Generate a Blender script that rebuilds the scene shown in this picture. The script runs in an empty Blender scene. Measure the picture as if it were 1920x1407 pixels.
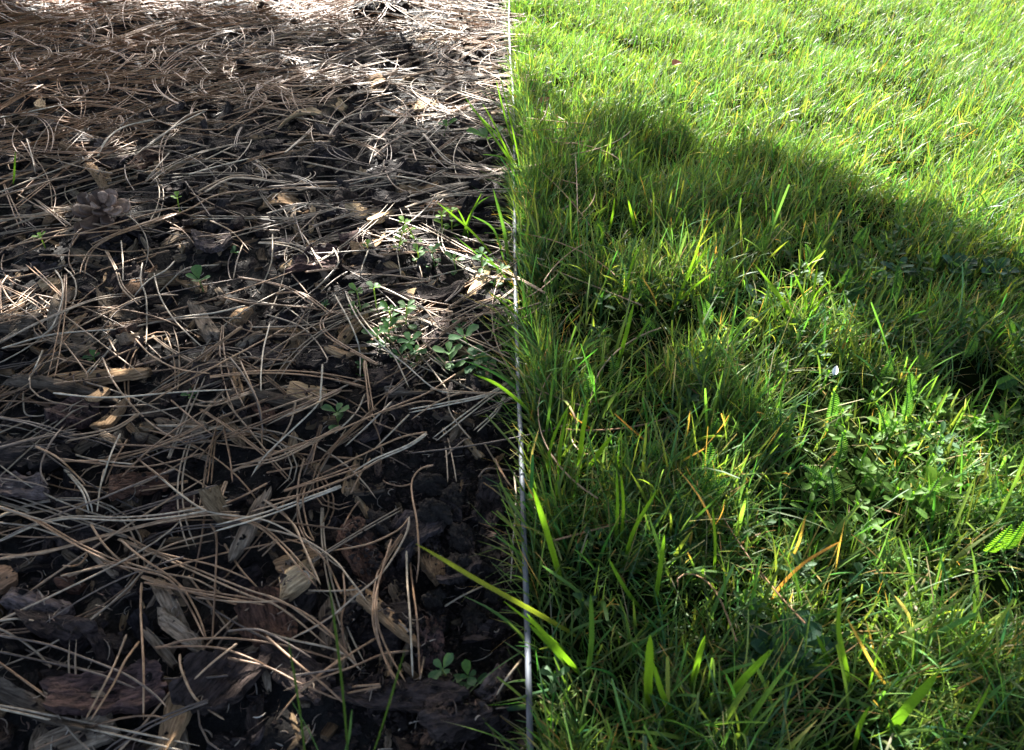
import bpy, math, random
import numpy as np
from mathutils import Vector
random.seed(7)
rng = np.random.default_rng(11)
R = math.radians
scene = bpy.context.scene
C = scene.collection

# ------------------------------------------------------------ camera, sky, sun, exposure
CAM_H, PITCH, FPX = 0.38, R(42.0), 1387.0
cam_d = bpy.data.cameras.new('camera'); cam = bpy.data.objects.new('camera', cam_d); C.objects.link(cam)
cam.location = (0, 0, CAM_H); cam.rotation_euler = (R(90) - PITCH, 0, 0)
cam_d.sensor_width = 36; cam_d.lens = 36 * FPX / 1920
cam_d.clip_start = 0.01; cam_d.clip_end = 400
cam_d.dof.use_dof = True; cam_d.dof.focus_distance = 0.72; cam_d.dof.aperture_fstop = 19
scene.camera = cam
SUN_EL, SUN_AZ = R(37), R(-17)            # azimuth from +Y, clockwise
SUN = np.array([math.sin(SUN_AZ) * math.cos(SUN_EL), math.cos(SUN_AZ) * math.cos(SUN_EL), math.sin(SUN_EL)])
w = bpy.data.worlds.new('World'); scene.world = w; w.use_nodes = True
nt = w.node_tree; bg = nt.nodes['Background']
sky = nt.nodes.new('ShaderNodeTexSky'); sky.sky_type = 'NISHITA'; sky.sun_disc = False
sky.sun_elevation = SUN_EL; sky.sun_rotation = SUN_AZ; sky.air_density = 0.7; sky.dust_density = 3.0; sky.ozone_density = 0.3
nt.links.new(sky.outputs[0], bg.inputs[0]); bg.inputs[1].default_value = 0.066
sl = bpy.data.lights.new('sun', 'SUN'); so = bpy.data.objects.new('sun', sl); C.objects.link(so)
sl.energy = 5.0; sl.angle = R(0.5); sl.color = (1.0, 0.97, 0.91)
so.rotation_euler = Vector(SUN).to_track_quat('Z', 'Y').to_euler(); so.location = (0, 3, 4)
scene.view_settings.view_transform = 'Standard'; scene.view_settings.look = 'None'
scene.view_settings.exposure = 3.0; scene.view_settings.gamma = 1.0
scene.view_settings.use_curve_mapping = False

# ------------------------------------------------------------ camera geometry: pixel of the photo <-> point of the place
cp, sp = math.cos(PITCH), math.sin(PITCH)
def ray(px, py):
    u = (px - 960) / FPX; v = (703.5 - py) / FPX
    return np.array([u, cp + v * sp, -sp + v * cp])
def at(px, py, z=0.0):
    d = ray(px, py); t = (z - CAM_H) / d[2]
    return np.array([d[0] * t, d[1] * t, z])
def at_depth(px, py, y):
    d = ray(px, py); t = y / d[1]
    return np.array([d[0] * t, y, CAM_H + d[2] * t])
def proj(x, y, z=0.0):
    dz = z - CAM_H
    dep = y * cp - dz * sp
    up = y * sp + dz * cp
    dep = np.where(np.abs(dep) < 1e-3, 1e-3, dep)
    return 960 + FPX * x / dep, 703.5 - FPX * up / dep, dep
def edge_x(y): return 0.0092 - 0.0098 * y + 0.0012 * np.sin(y * 9.0)

# ------------------------------------------------------------ noise, terrain
def vnoise(x, y, s=0):
    T = np.random.default_rng(1000 + s).random((257, 257))
    x = np.asarray(x, float) + 91.3 + s * 7.1; y = np.asarray(y, float) + 47.9 + s * 3.3
    xi = np.floor(x).astype(int); yi = np.floor(y).astype(int)
    fx = x - xi; fy = y - yi
    fx = fx * fx * (3 - 2 * fx); fy = fy * fy * (3 - 2 * fy)
    a = xi % 256; b = yi % 256
    return ((T[a, b] * (1 - fx) + T[a + 1, b] * fx) * (1 - fy) + (T[a, b + 1] * (1 - fx) + T[a + 1, b + 1] * fx) * fy) * 2 - 1
def fbm(x, y, f, octv=4, s=0, gain=0.5):
    r = 0; a = 1; t = 0
    for i in range(octv):
        r = r + a * vnoise(x * f, y * f, s + i); t += a; a *= gain; f *= 2.07
    return r / t
def bedH(x, y):
    x = np.asarray(x, float); y = np.asarray(y, float)
    h = 0.011 * fbm(x, y, 7, 3, 1) + 0.0065 * fbm(x, y, 34, 3, 9, 0.6)
    near = np.clip((edge_x(y) - x) / 0.05, 0, 1)
    h = h - 0.004 * (1 - near)
    cl = np.exp(-(((x + 0.035) / 0.05) ** 2 + ((y - 0.25) / 0.09) ** 2))      # crumbly hollow by the edging
    h = h + cl * 0.008 * fbm(x, y, 60, 3, 21)
    far = np.clip((y - 1.0) / 0.8, 0, 1) * np.clip((-x) / 0.4, 0, 1)
    return h + 0.015 * far - 0.006
DIPS = [(1450, 118, .022, .035), (1700, 190, .022, .05), (1385, 205, .016, .03), (1690, 320, .02, .03), (1240, 300, .014, .03), (1560, 60, .016, .05), (1180, 95, .014, .04), (1840, 90, .018, .05), (1330, 45, .016, .05), (1380, 420, .016, .03), (1050, 640, .012, .02)]
def lawnH(x, y):
    dip = 0
    for (a, b, dz, rr) in DIPS:
        c_ = at(a, b); dip = dip + dz * np.exp(-((x - c_[0]) ** 2 + (y - c_[1]) ** 2) / rr ** 2)
    return -dip + 0.009 * np.clip(fbm(x, y, 14, 2, 38), -1, 1) * np.clip((y - 0.5) / 0.4, 0.25, 1) + 0.011 * fbm(x, y, 7, 3, 31) + 0.003 * fbm(x, y, 40, 2, 35) - 0.006

# ------------------------------------------------------------ mesh helpers
def mk(name, V, F, mat, parent=None, col=None, gco=None, smooth=True):
    V = np.ascontiguousarray(V, dtype=np.float32).reshape(-1, 3); F = np.ascontiguousarray(F, dtype=np.int32)
    me = bpy.data.meshes.new(name)
    me.vertices.add(len(V)); me.vertices.foreach_set('co', V.ravel())
    k = F.shape[1]
    me.loops.add(F.size); me.loops.foreach_set('vertex_index', F.ravel())
    me.polygons.add(len(F)); me.polygons.foreach_set('loop_start', np.arange(0, F.size, k, dtype=np.int32))
    me.polygons.foreach_set('use_smooth', np.full(len(F), smooth))
    if col is not None:
        c = np.ones((len(V), 4), np.float32); c[:, :3] = np.broadcast_to(np.asarray(col).reshape(-1, 3), (len(V), 3))
        a = me.color_attributes.new('tint', 'FLOAT_COLOR', 'POINT'); a.data.foreach_set('color', c.ravel())
    if gco is not None:
        a = me.attributes.new('grain', 'FLOAT_VECTOR', 'POINT'); a.data.foreach_set('vector', np.ascontiguousarray(gco, dtype=np.float32).ravel())
    me.update(calc_edges=True); me.validate()
    me.materials.append(mat)
    o = bpy.data.objects.new(name, me); C.objects.link(o)
    if parent: o.parent = parent
    return o
def tag(o, label=None, cat=None, group=None, kind=None):
    if label: o['label'] = label
    if cat: o['category'] = cat
    if group: o['group'] = group
    if kind: o['kind'] = kind
    return o
def empty(name, loc):
    o = bpy.data.objects.new(name, None); C.objects.link(o); o.location = loc; o.empty_display_size = 0.01
    return o
def nrm(a): return a / np.maximum(np.linalg.norm(a, axis=-1, keepdims=True), 1e-9)

def tubes(P, Rr, k=5, flat=1.0):
    """P (B,n,3), Rr (B,n) -> V (B*n*k,3), F"""
    B, n, _ = P.shape
    T = nrm(np.gradient(P, axis=1))
    up = np.zeros_like(T); up[..., 2] = 1
    alt = np.zeros_like(T); alt[..., 0] = 1
    m = (np.abs(T[..., 2:3]) > 0.93).any(axis=1, keepdims=True)
    up = np.where(m, alt, up)
    S = nrm(np.cross(T, up)); U = np.cross(S, T)
    a = np.arange(k) * 2 * np.pi / k
    V = P[:, :, None, :] + Rr[:, :, None, None] * (np.cos(a)[None, None, :, None] * S[:, :, None, :] + flat * np.sin(a)[None, None, :, None] * U[:, :, None, :])
    b = np.arange(B)[:, None, None] * n * k; i = np.arange(n - 1)[None, :, None] * k; j = np.arange(k)[None, None, :]; j2 = (j + 1) % k
    F = np.stack([b + i + j, b + i + j2, b + i + k + j2, b + i + k + j], -1).reshape(-1, 4)
    return V.reshape(-1, 3), F

def ribbons(P, W, S, N=None, fold=0.0):
    """P (B,n,3) centre line, W (B,n) half width, S (B,n,3) side; 2 or 3 columns"""
    B, n, _ = P.shape
    if N is None:
        V = np.stack([P - S * W[..., None], P + S * W[..., None]], 2); k = 2
    else:
        V = np.stack([P - S * W[..., None] + N * (W * fold)[..., None], P, P + S * W[..., None] + N * (W * fold)[..., None]], 2); k = 3
    b = np.arange(B)[:, None, None] * n * k; i = np.arange(n - 1)[None, :, None] * k; j = np.arange(k - 1)[None, None, :]
    F = np.stack([b + i + j, b + i + j + 1, b + i + k + j + 1, b + i + k + j], -1).reshape(-1, 4)
    return V.reshape(-1, 3), F

class Acc:
    def __init__(s): s.V = []; s.F = []; s.C = []; s.G = []; s.n = 0
    def add(s, V, F, col=None, g=None):
        s.V.append(V); s.F.append(F + s.n); s.n += len(V)
        if col is not None: s.C.append(np.broadcast_to(np.asarray(col, float).reshape(-1, 3), (len(V), 3)))
        if g is not None: s.G.append(g)
    def build(s, name, mat, parent=None, smooth=True, off=None):
        V = np.concatenate(s.V)
        if off is not None: V = V - np.asarray(off)
        return mk(name, V, np.concatenate(s.F), mat, parent, np.concatenate(s.C) if s.C else None, np.concatenate(s.G) if s.G else None, smooth)

# ------------------------------------------------------------ materials
def new_mat(name):
    m = bpy.data.materials.new(name); m.use_nodes = True
    n = m.node_tree.nodes; l = m.node_tree.links
    return m, n, l, n['Principled BSDF'], n['Material Output']
def attr(n, name):
    a = n.new('ShaderNodeAttribute'); a.attribute_name = name; return a
def noise(n, l, vec, scale, detail=4, rough=0.6):
    t = n.new('ShaderNodeTexNoise'); t.inputs['Scale'].default_value = scale; t.inputs['Detail'].default_value = detail; t.inputs['Roughness'].default_value = rough
    if vec is not None: l.new(vec, t.inputs['Vector'])
    return t
def ramp(n, l, fac, stops):
    r = n.new('ShaderNodeValToRGB'); e = r.color_ramp.elements
    while len(e) < len(stops): e.new(0.5)
    for i, (p, c) in enumerate(stops): e[i].position = p; e[i].color = (*c, 1) if len(c) == 3 else c
    l.new(fac, r.inputs[0]); return r
def mix(n, l, a, b, fac, mode='MULTIPLY'):
    m = n.new('ShaderNodeMix'); m.data_type = 'RGBA'; m.blend_type = mode
    if isinstance(fac, float): m.inputs[0].default_value = fac
    else: l.new(fac, m.inputs[0])
    l.new(a, m.inputs[6]); l.new(b, m.inputs[7]); return m.outputs[2]
def bump(n, l, h, strength, dist, target):
    b = n.new('ShaderNodeBump'); b.inputs['Strength'].default_value = strength; b.inputs['Distance'].default_value = dist
    l.new(h, b.inputs['Height']); l.new(b.outputs[0], target.inputs['Normal']); return b
def geo_pos(n):
    return n.new('ShaderNodeNewGeometry').outputs['Position']

def leaf_mat(name, trans=0.45, rough=0.35, spec=0.5, nscale=900, tcol=(1.25, 1.3, 0.35)):
    m, n, l, p, o = new_mat(name)
    a = attr(n, 'tint'); ns = noise(n, l, geo_pos(n), nscale, 3)
    rp = ramp(n, l, ns.outputs[0], [(0.3, (0.8, 0.8, 0.8)), (0.7, (1.15, 1.15, 1.15))])
    c = mix(n, l, a.outputs[0], rp.outputs[0], 1.0)
    l.new(c, p.inputs['Base Color']); p.inputs['Roughness'].default_value = rough; p.inputs['Specular IOR Level'].default_value = spec
    bump(n, l, ns.outputs[0], 0.25, 0.0003, p)
    t = n.new('ShaderNodeBsdfTranslucent')
    tc = n.new('ShaderNodeMix'); tc.data_type = 'RGBA'; tc.blend_type = 'MULTIPLY'; tc.inputs[0].default_value = 1.0
    l.new(c, tc.inputs[6]); tc.inputs[7].default_value = (*tcol, 1); l.new(tc.outputs[2], t.inputs[0])
    ms = n.new('ShaderNodeMixShader'); ms.inputs[0].default_value = trans
    l.new(p.outputs[0], ms.inputs[1]); l.new(t.outputs[0], ms.inputs[2]); l.new(ms.outputs[0], o.inputs[0])
    return m
M_grass = leaf_mat('grass_blade_green', 0.5, 0.44, 0.34, tcol=(1.72, 1.7, 0.6))
M_weed = leaf_mat('broad_leaf_green', 0.5, 0.55, 0.22, 500, (1.7, 1.9, 0.35))
M_canopy = leaf_mat('canopy_leaf_green', 0.2, 0.5, 0.4, 100, (1.2, 1.3, 0.5))

def needle_mat():
    m, n, l, p, o = new_mat('dry_pine_needle')
    a = attr(n, 'tint'); ns = noise(n, l, geo_pos(n), 260, 4, 0.7)
    rp = ramp(n, l, ns.outputs[0], [(0.32, (0.55, 0.5, 0.46)), (0.62, (1.15, 1.15, 1.15))])
    l.new(mix(n, l, a.outputs[0], rp.outputs[0], 1.0), p.inputs['Base Color'])
    p.inputs['Roughness'].default_value = 0.42; p.inputs['Specular IOR Level'].default_value = 0.45
    n2 = noise(n, l, geo_pos(n), 1500, 2); bump(n, l, n2.outputs[0], 0.3, 0.0003, p)
    return m
M_needle = needle_mat()

def chip_mat(name, dark, light, fiber=(0.12, 1.0, 1.0), scale=420, rough=0.75, bd=0.0012):
    m, n, l, p, o = new_mat(name)
    g = attr(n, 'grain'); mp = n.new('ShaderNodeMapping'); mp.inputs['Scale'].default_value = fiber
    l.new(g.outputs['Vector'], mp.inputs['Vector'])
    n1 = noise(n, l, mp.outputs[0], scale, 5, 0.65); n2 = noise(n, l, g.outputs['Vector'], 60, 5, 0.65)
    r1 = ramp(n, l, n1.outputs[0], [(0.32, dark), (0.68, light)])
    r2 = ramp(n, l, n2.outputs[0], [(0.34, (0.55, 0.53, 0.51)), (0.6, (1.1, 1.1, 1.1))])
    a = attr(n, 'tint')
    c = mix(n, l, r1.outputs[0], r2.outputs[0], 1.0); c = mix(n, l, c, a.outputs[0], 1.0)
    l.new(c, p.inputs['Base Color']); p.inputs['Roughness'].default_value = rough; p.inputs['Specular IOR Level'].default_value = 0.12
    ad = n.new('ShaderNodeMath'); ad.operation = 'ADD'; l.new(n1.outputs[0], ad.inputs[0]); l.new(n2.outputs[0], ad.inputs[1])
    bump(n, l, ad.outputs[0], 0.9, bd, p)
    return m
M_bark = chip_mat('weathered_bark', (0.002, 0.0016, 0.0014), (0.075, 0.058, 0.05), (0.22, 1, 1), 480, 0.65, 0.004)
M_wood = chip_mat('split_wood', (0.09, 0.06, 0.036), (0.46, 0.36, 0.25), (0.05, 1, 1), 800, 0.75, 0.002)

def soil_mat(name='dark_bed_soil', kk=1.5):
    m, n, l, p, o = new_mat(name)
    g = geo_pos(n); n1 = noise(n, l, g, 45, 8, 0.75); n2 = noise(n, l, g, 420, 6, 0.8)
    r1 = ramp(n, l, n1.outputs[0], [(0.3, (0.004 * kk, 0.0033 * kk, 0.0026 * kk)), (0.6, (0.013 * kk, 0.010 * kk, 0.008 * kk)), (0.8, (0.035 * kk, 0.026 * kk, 0.02 * kk))])
    r2 = ramp(n, l, n2.outputs[0], [(0.35, (0.5, 0.5, 0.5)), (0.62, (1.1, 1.1, 1.1)), (0.74, (4.5, 4.1, 3.8))])
    l.new(mix(n, l, r1.outputs[0], r2.outputs[0], 1.0), p.inputs['Base Color'])
    r3 = ramp(n, l, n2.outputs[0], [(0.4, (0.85,) * 3), (0.7, (0.4,) * 3)]); l.new(r3.outputs[0], p.inputs['Roughness'])
    p.inputs['Specular IOR Level'].default_value = 0.22
    ad = n.new('ShaderNodeMath'); ad.operation = 'ADD'; l.new(n1.outputs[0], ad.inputs[0]); l.new(n2.outputs[0], ad.inputs[1])
    bump(n, l, ad.outputs[0], 1.0, 0.003, p)
    return m
M_soil = soil_mat()
M_clod = soil_mat('crumbly_earth_clod', 5.0)
def lawn_soil_mat():
    m, n, l, p, o = new_mat('lawn_thatch')
    g = geo_pos(n); n1 = noise(n, l, g, 30, 7, 0.75)
    r1 = ramp(n, l, n1.outputs[0], [(0.35, (0.005, 0.007, 0.002)), (0.65, (0.012, 0.022, 0.005)), (0.8, (0.022, 0.032, 0.008))])
    l.new(r1.outputs[0], p.inputs['Base Color']); p.inputs['Roughness'].default_value = 1.0; p.inputs['Specular IOR Level'].default_value = 0.0
    bump(n, l, n1.outputs[0], 0.8, 0.004, p)
    return m
M_lawn = lawn_soil_mat()
def metal_mat():
    m, n, l, p, o = new_mat('galvanised_steel')
    g = geo_pos(n); n1 = noise(n, l, g, 26, 5, 0.6); mp = n.new('ShaderNodeMapping'); mp.inputs['Scale'].default_value = (1, 0.05, 1)
    l.new(g, mp.inputs[0]); n2 = noise(n, l, mp.outputs[0], 900, 3)
    r = ramp(n, l, n1.outputs[0], [(0.30, (0.05, 0.045, 0.04)), (0.48, (0.10, 0.11, 0.125)), (0.75, (0.14, 0.155, 0.18))])
    l.new(r.outputs[0], p.inputs['Base Color']); p.inputs['Metallic'].default_value = 0.2
    r2 = ramp(n, l, n1.outputs[0], [(0.35, (0.7,) * 3), (0.7, (0.55,) * 3)]); l.new(r2.outputs[0], p.inputs['Roughness'])
    bump(n, l, n2.outputs[0], 0.08, 0.0004, p)
    return m
M_metal = metal_mat()
def simple_mat(name, c1, c2, sc=80, rough=0.6, bd=0.001):
    m, n, l, p, o = new_mat(name)
    n1 = noise(n, l, geo_pos(n), sc, 5, 0.7); r = ramp(n, l, n1.outputs[0], [(0.3, c1), (0.7, c2)])
    l.new(r.outputs[0], p.inputs['Base Color']); p.inputs['Roughness'].default_value = rough; bump(n, l, n1.outputs[0], 0.6, bd, p)
    return m
M_cone = simple_mat('cone_scale_brown', (0.03, 0.015, 0.009), (0.12, 0.065, 0.04), 220, 0.6)
M_conetip = simple_mat('cone_scale_tip', (0.12, 0.07, 0.045), (0.42, 0.28, 0.2), 260, 0.6)
M_trunk = simple_mat('canopy_bark', (0.05, 0.035, 0.025), (0.2, 0.14, 0.1), 30, 0.85, 0.01)
M_dryleaf = simple_mat('dry_leaf_orange', (0.2, 0.07, 0.03), (0.5, 0.22, 0.09), 300, 0.6)
M_petal = simple_mat('pale_petal', (0.6, 0.6, 0.56), (0.8, 0.8, 0.76), 300, 0.5)

# ------------------------------------------------------------ ground
def sheet(name, xs, ys, Hf, mat):
    X, Y = np.meshgrid(xs, ys, indexing='ij'); Z = Hf(X, Y)
    V = np.stack([X, Y, Z], -1).reshape(-1, 3); nx, ny = len(xs), len(ys)
    i = np.arange(nx - 1)[:, None] * ny; j = np.arange(ny - 1)[None, :]
    F = np.stack([i + j, i + ny + j, i + ny + j + 1, i + j + 1], -1).reshape(-1, 4)
    return mk(name, V, F, mat)
def axis(a, b, fine0, fine1, step, coarse):
    l = [np.arange(fine0, fine1, step)]
    if a < fine0: g = fine0 - np.cumsum(step * 1.35 ** np.arange(60)); l.insert(0, g[g > a][::-1]); l.insert(0, [a])
    if b > fine1: g = fine1 + np.cumsum(step * 1.35 ** np.arange(60)); l.append(g[g < b]); l.append([b])
    return np.concatenate(l)
def bed_surface(X, Y):
    return bedH(X, Y)
xs = axis(-60, 0.0, -1.15, -0.0005, 0.0035, 1); ys = axis(-40, 120, 0.05, 1.7, 0.0035, 1)
def bed_sheet():
    X, Y = np.meshgrid(xs, ys, indexing='ij')
    s = np.clip((X + 0.1) / 0.1, 0, 1); X = X + s * (edge_x(np.clip(Y, -1, 4)) - 0.0012)
    Z = bedH(X, Y); V = np.stack([X, Y, Z], -1).reshape(-1, 3); nx, ny = len(xs), len(ys)
    i = np.arange(nx - 1)[:, None] * ny; j = np.arange(ny - 1)[None, :]
    F = np.stack([i + j, i + ny + j, i + ny + j + 1, i + j + 1], -1).reshape(-1, 4)
    tag(mk('bed_soil', V, F, M_soil), 'black crumbly soil of the mulched planting bed left of the metal edging', 'soil', kind='structure')
bed_sheet()
def lawn_sheet():
    xs2 = axis(0.0, 60, 0.0005, 1.3, 0.008, 1); ys2 = axis(-40, 120, 0.05, 1.7, 0.008, 1)
    X, Y = np.meshgrid(xs2, ys2, indexing='ij')
    s = np.clip((0.1 - X) / 0.1, 0, 1); X = X + s * (edge_x(np.clip(Y, -1, 4)) + 0.0012)
    Z = lawnH(X, Y); V = np.stack([X, Y, Z], -1).reshape(-1, 3); nx, ny = len(xs2), len(ys2)
    i = np.arange(nx - 1)[:, None] * ny; j = np.arange(ny - 1)[None, :]
    F = np.stack([i + j, i + ny + j, i + ny + j + 1, i + j + 1], -1).reshape(-1, 4)
    tag(mk('lawn_ground', V, F, M_lawn), 'dark earth and thatch under the lawn right of the metal edging', 'ground', kind='structure')
lawn_sheet()

# ------------------------------------------------------------ metal edging strip
def edging():
    ys = np.arange(-1.0, 4.0, 0.006)
    # cross section: thin sheet with a rolled bead on top
    hw = 0.0007; sec = [(-hw, -0.05), (-hw, 0.006)]
    a = np.linspace(R(215), R(-35), 9); sec += [(0.00165 * math.cos(t), 0.0083 + 0.00165 * math.sin(t)) for t in a]
    sec += [(hw, 0.006), (hw, -0.05)]
    sec = np.array(sec); k = len(sec)
    zc = 0.0012 * fbm(ys, ys * 0, 5, 3, 77) + 0.001
    xo = edge_x(ys) + 0.0011 * fbm(ys, ys * 0 + 3, 8, 2, 79)
    V = np.stack([xo[:, None] + sec[None, :, 0], np.repeat(ys[:, None], k, 1), zc[:, None] + sec[None, :, 1]], -1).reshape(-1, 3)
    i = np.arange(len(ys) - 1)[:, None] * k; j = np.arange(k)[None, :]; j2 = (j + 1) % k
    F = np.stack([i + j, i + j2, i + k + j2, i + k + j], -1).reshape(-1, 4)
    o = mk('lawn_edging', V, F, M_metal)
    tag(o, 'thin pale galvanised metal edging strip between the mulch bed and the lawn', 'lawn edging')
edging()

# ------------------------------------------------------------ chips
GX0, GY0, GS = -1.5, 0.0, 0.003
GW, GH = 510, 700
top = np.full((GW, GH), -1.0)
gx = GX0 + np.arange(GW) * GS; gy = GY0 + np.arange(GH) * GS
top = bedH(gx[:, None] + 0 * gy[None, :], gy[None, :] + 0 * gx[:, None])
def topH(x, y):
    i = np.clip(((np.asarray(x) - GX0) / GS).astype(int), 0, GW - 1); j = np.clip(((np.asarray(y) - GY0) / GS).astype(int), 0, GH - 1)
    return top[i, j]
def splat(c, ang, L, W, z):
    r = int(max(L, W) / GS * 0.6) + 1
    i0 = int((c[0] - GX0) / GS); j0 = int((c[1] - GY0) / GS)
    a, b = max(i0 - r, 0), min(i0 + r, GW); d, e = max(j0 - r, 0), min(j0 + r, GH)
    if a >= b or d >= e: return
    X = gx[a:b, None] - c[0]; Y = gy[None, d:e] - c[1]
    u = X * math.cos(ang) + Y * math.sin(ang); v = -X * math.sin(ang) + Y * math.cos(ang)
    m = (np.abs(u) < L * 0.46) & (np.abs(v) < W * 0.42)
    sub = top[a:b, d:e]; sub[m] = np.maximum(sub[m], z)

def chip_mesh(L, W, T, kind, seed, nu=None, nv=None):
    r = np.random.default_rng(seed)
    nu = nu or int(np.clip(L / 0.0022, 7, 26)); nv = nv or int(np.clip(W / 0.0022, 5, 16))
    u = np.linspace(-1, 1, nu)[:, None] + np.zeros((1, nv)); v = np.linspace(-1, 1, nv)[None, :] + np.zeros((nu, 1))
    sh = 1 - np.abs(u) ** r.uniform(3, 9) * r.uniform(0.05, 0.5)
    skew = r.normal(0, 0.18); ed = 0.16 if kind == 'wood' else 0.36
    e1 = ed * fbm(u[:, 0] * 2, u[:, 0] * 0 + 5, 2.6, 3, seed % 50); e2 = ed * fbm(u[:, 0] * 2, u[:, 0] * 0 + 9, 2.6, 3, seed % 50 + 3)
    vv = v * sh + np.where(v > 0, v * e1[:, None], -v * e2[:, None]) * 1.0 + skew * u + r.normal(0, 0.12) * u ** 2
    jag = (0.22 if kind == 'wood' else 0.14) * fbm(v[0] * 3, v[0] * 0, 3.0, 3, seed % 40 + 7)
    jag2 = (0.22 if kind == 'wood' else 0.14) * fbm(v[0] * 3, v[0] * 0 + 4, 3.0, 3, seed % 40 + 8)
    uu = u + np.where(u > 0, jag[None, :], jag2[None, :]) * u ** 2 + r.normal(0, 0.12) * v * np.abs(u)
    X = uu * L / 2; Y = vv * W / 2
    g = fbm(X * 50 if kind == 'wood' else X * 160, Y * 600 if kind == 'wood' else Y * 240, 1.0, 3, seed % 60 + 11)
    bend = r.normal(0, 0.10) * L; cup = r.normal(0, 0.12) * W
    base = bend * uu ** 2 + cup * vv ** 2 + r.normal(0, 0.06) * L * uu * vv
    rim = np.minimum(1 - np.abs(u), 1 - np.abs(v)); rim = np.clip(rim / 0.08, 0, 1)
    amp = (0.25 if kind == 'wood' else 0.45) * min(1.0, 0.005 / T)
    zt = base + T * (0.40 + 0.10 * rim) + T * amp * g
    zb = base - T * 0.5 - T * 0.15 * g
    Vt = np.stack([X, Y, zt], -1).reshape(-1, 3); Vb = np.stack([X * 0.97, Y * 0.94, zb], -1).reshape(-1, 3)
    i = np.arange(nu - 1)[:, None] * nv; j = np.arange(nv - 1)[None, :]
    Ft = np.stack([i + j, i + nv + j, i + nv + j + 1, i + j + 1], -1).reshape(-1, 4); N = nu * nv
    Fb = Ft[:, ::-1] + N
    ring = np.concatenate([np.arange(nu) * nv, (nu - 1) * nv + np.arange(1, nv), np.arange(nu - 2, -1, -1) * nv + nv - 1, np.arange(nv - 2, 0, -1)])
    m_ = len(ring); k_ = np.arange(m_); k2 = (k_ + 1) % m_; Fs = np.stack([2 * N + k_, 2 * N + m_ + k_, 2 * N + m_ + k2, 2 * N + k2], -1)
    V = np.concatenate([Vt, Vb, Vt[ring], Vb[ring]]); F = np.concatenate([Ft, Fb, Fs])
    return V, F, V + r.uniform(-5, 5, 3)
def rotmat(yaw, pitch, roll):
    cy, sy, c2, s2, cr, sr = math.cos(yaw), math.sin(yaw), math.cos(pitch), math.sin(pitch), math.cos(roll), math.sin(roll)
    Z = np.array([[cy, -sy, 0], [sy, cy, 0], [0, 0, 1]]); Yy = np.array([[c2, 0, s2], [0, 1, 0], [-s2, 0, c2]]); X = np.array([[1, 0, 0], [0, cr, -sr], [0, sr, cr]])
    return Z @ Yy @ X

TINT = {'bark': [(0.75, 0.72, 0.75), (0.5, 0.5, 0.52), (1.0, 0.85, 0.75), (0.9, 0.9, 1.0), (0.62, 0.55, 0.5)],
        'wood': [(0.75, 0.72, 0.7), (0.9, 0.8, 0.66), (0.5, 0.48, 0.47), (0.62, 0.52, 0.42)]}
SPECIAL = {'black': ('bark', (0.5, 0.5, 0.53)), 'dark': ('bark', (1.15, 1.05, 1.05)), 'brown': ('bark', (2.4, 1.6, 1.2)), 'purple': ('bark', (2.2, 1.7, 1.7)),
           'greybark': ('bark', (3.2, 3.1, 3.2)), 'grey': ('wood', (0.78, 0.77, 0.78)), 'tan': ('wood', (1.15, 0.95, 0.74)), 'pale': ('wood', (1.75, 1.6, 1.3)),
           'pink': ('wood', (0.95, 0.72, 0.6)), 'dgrey': ('wood', (0.36, 0.35, 0.36))}
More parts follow.
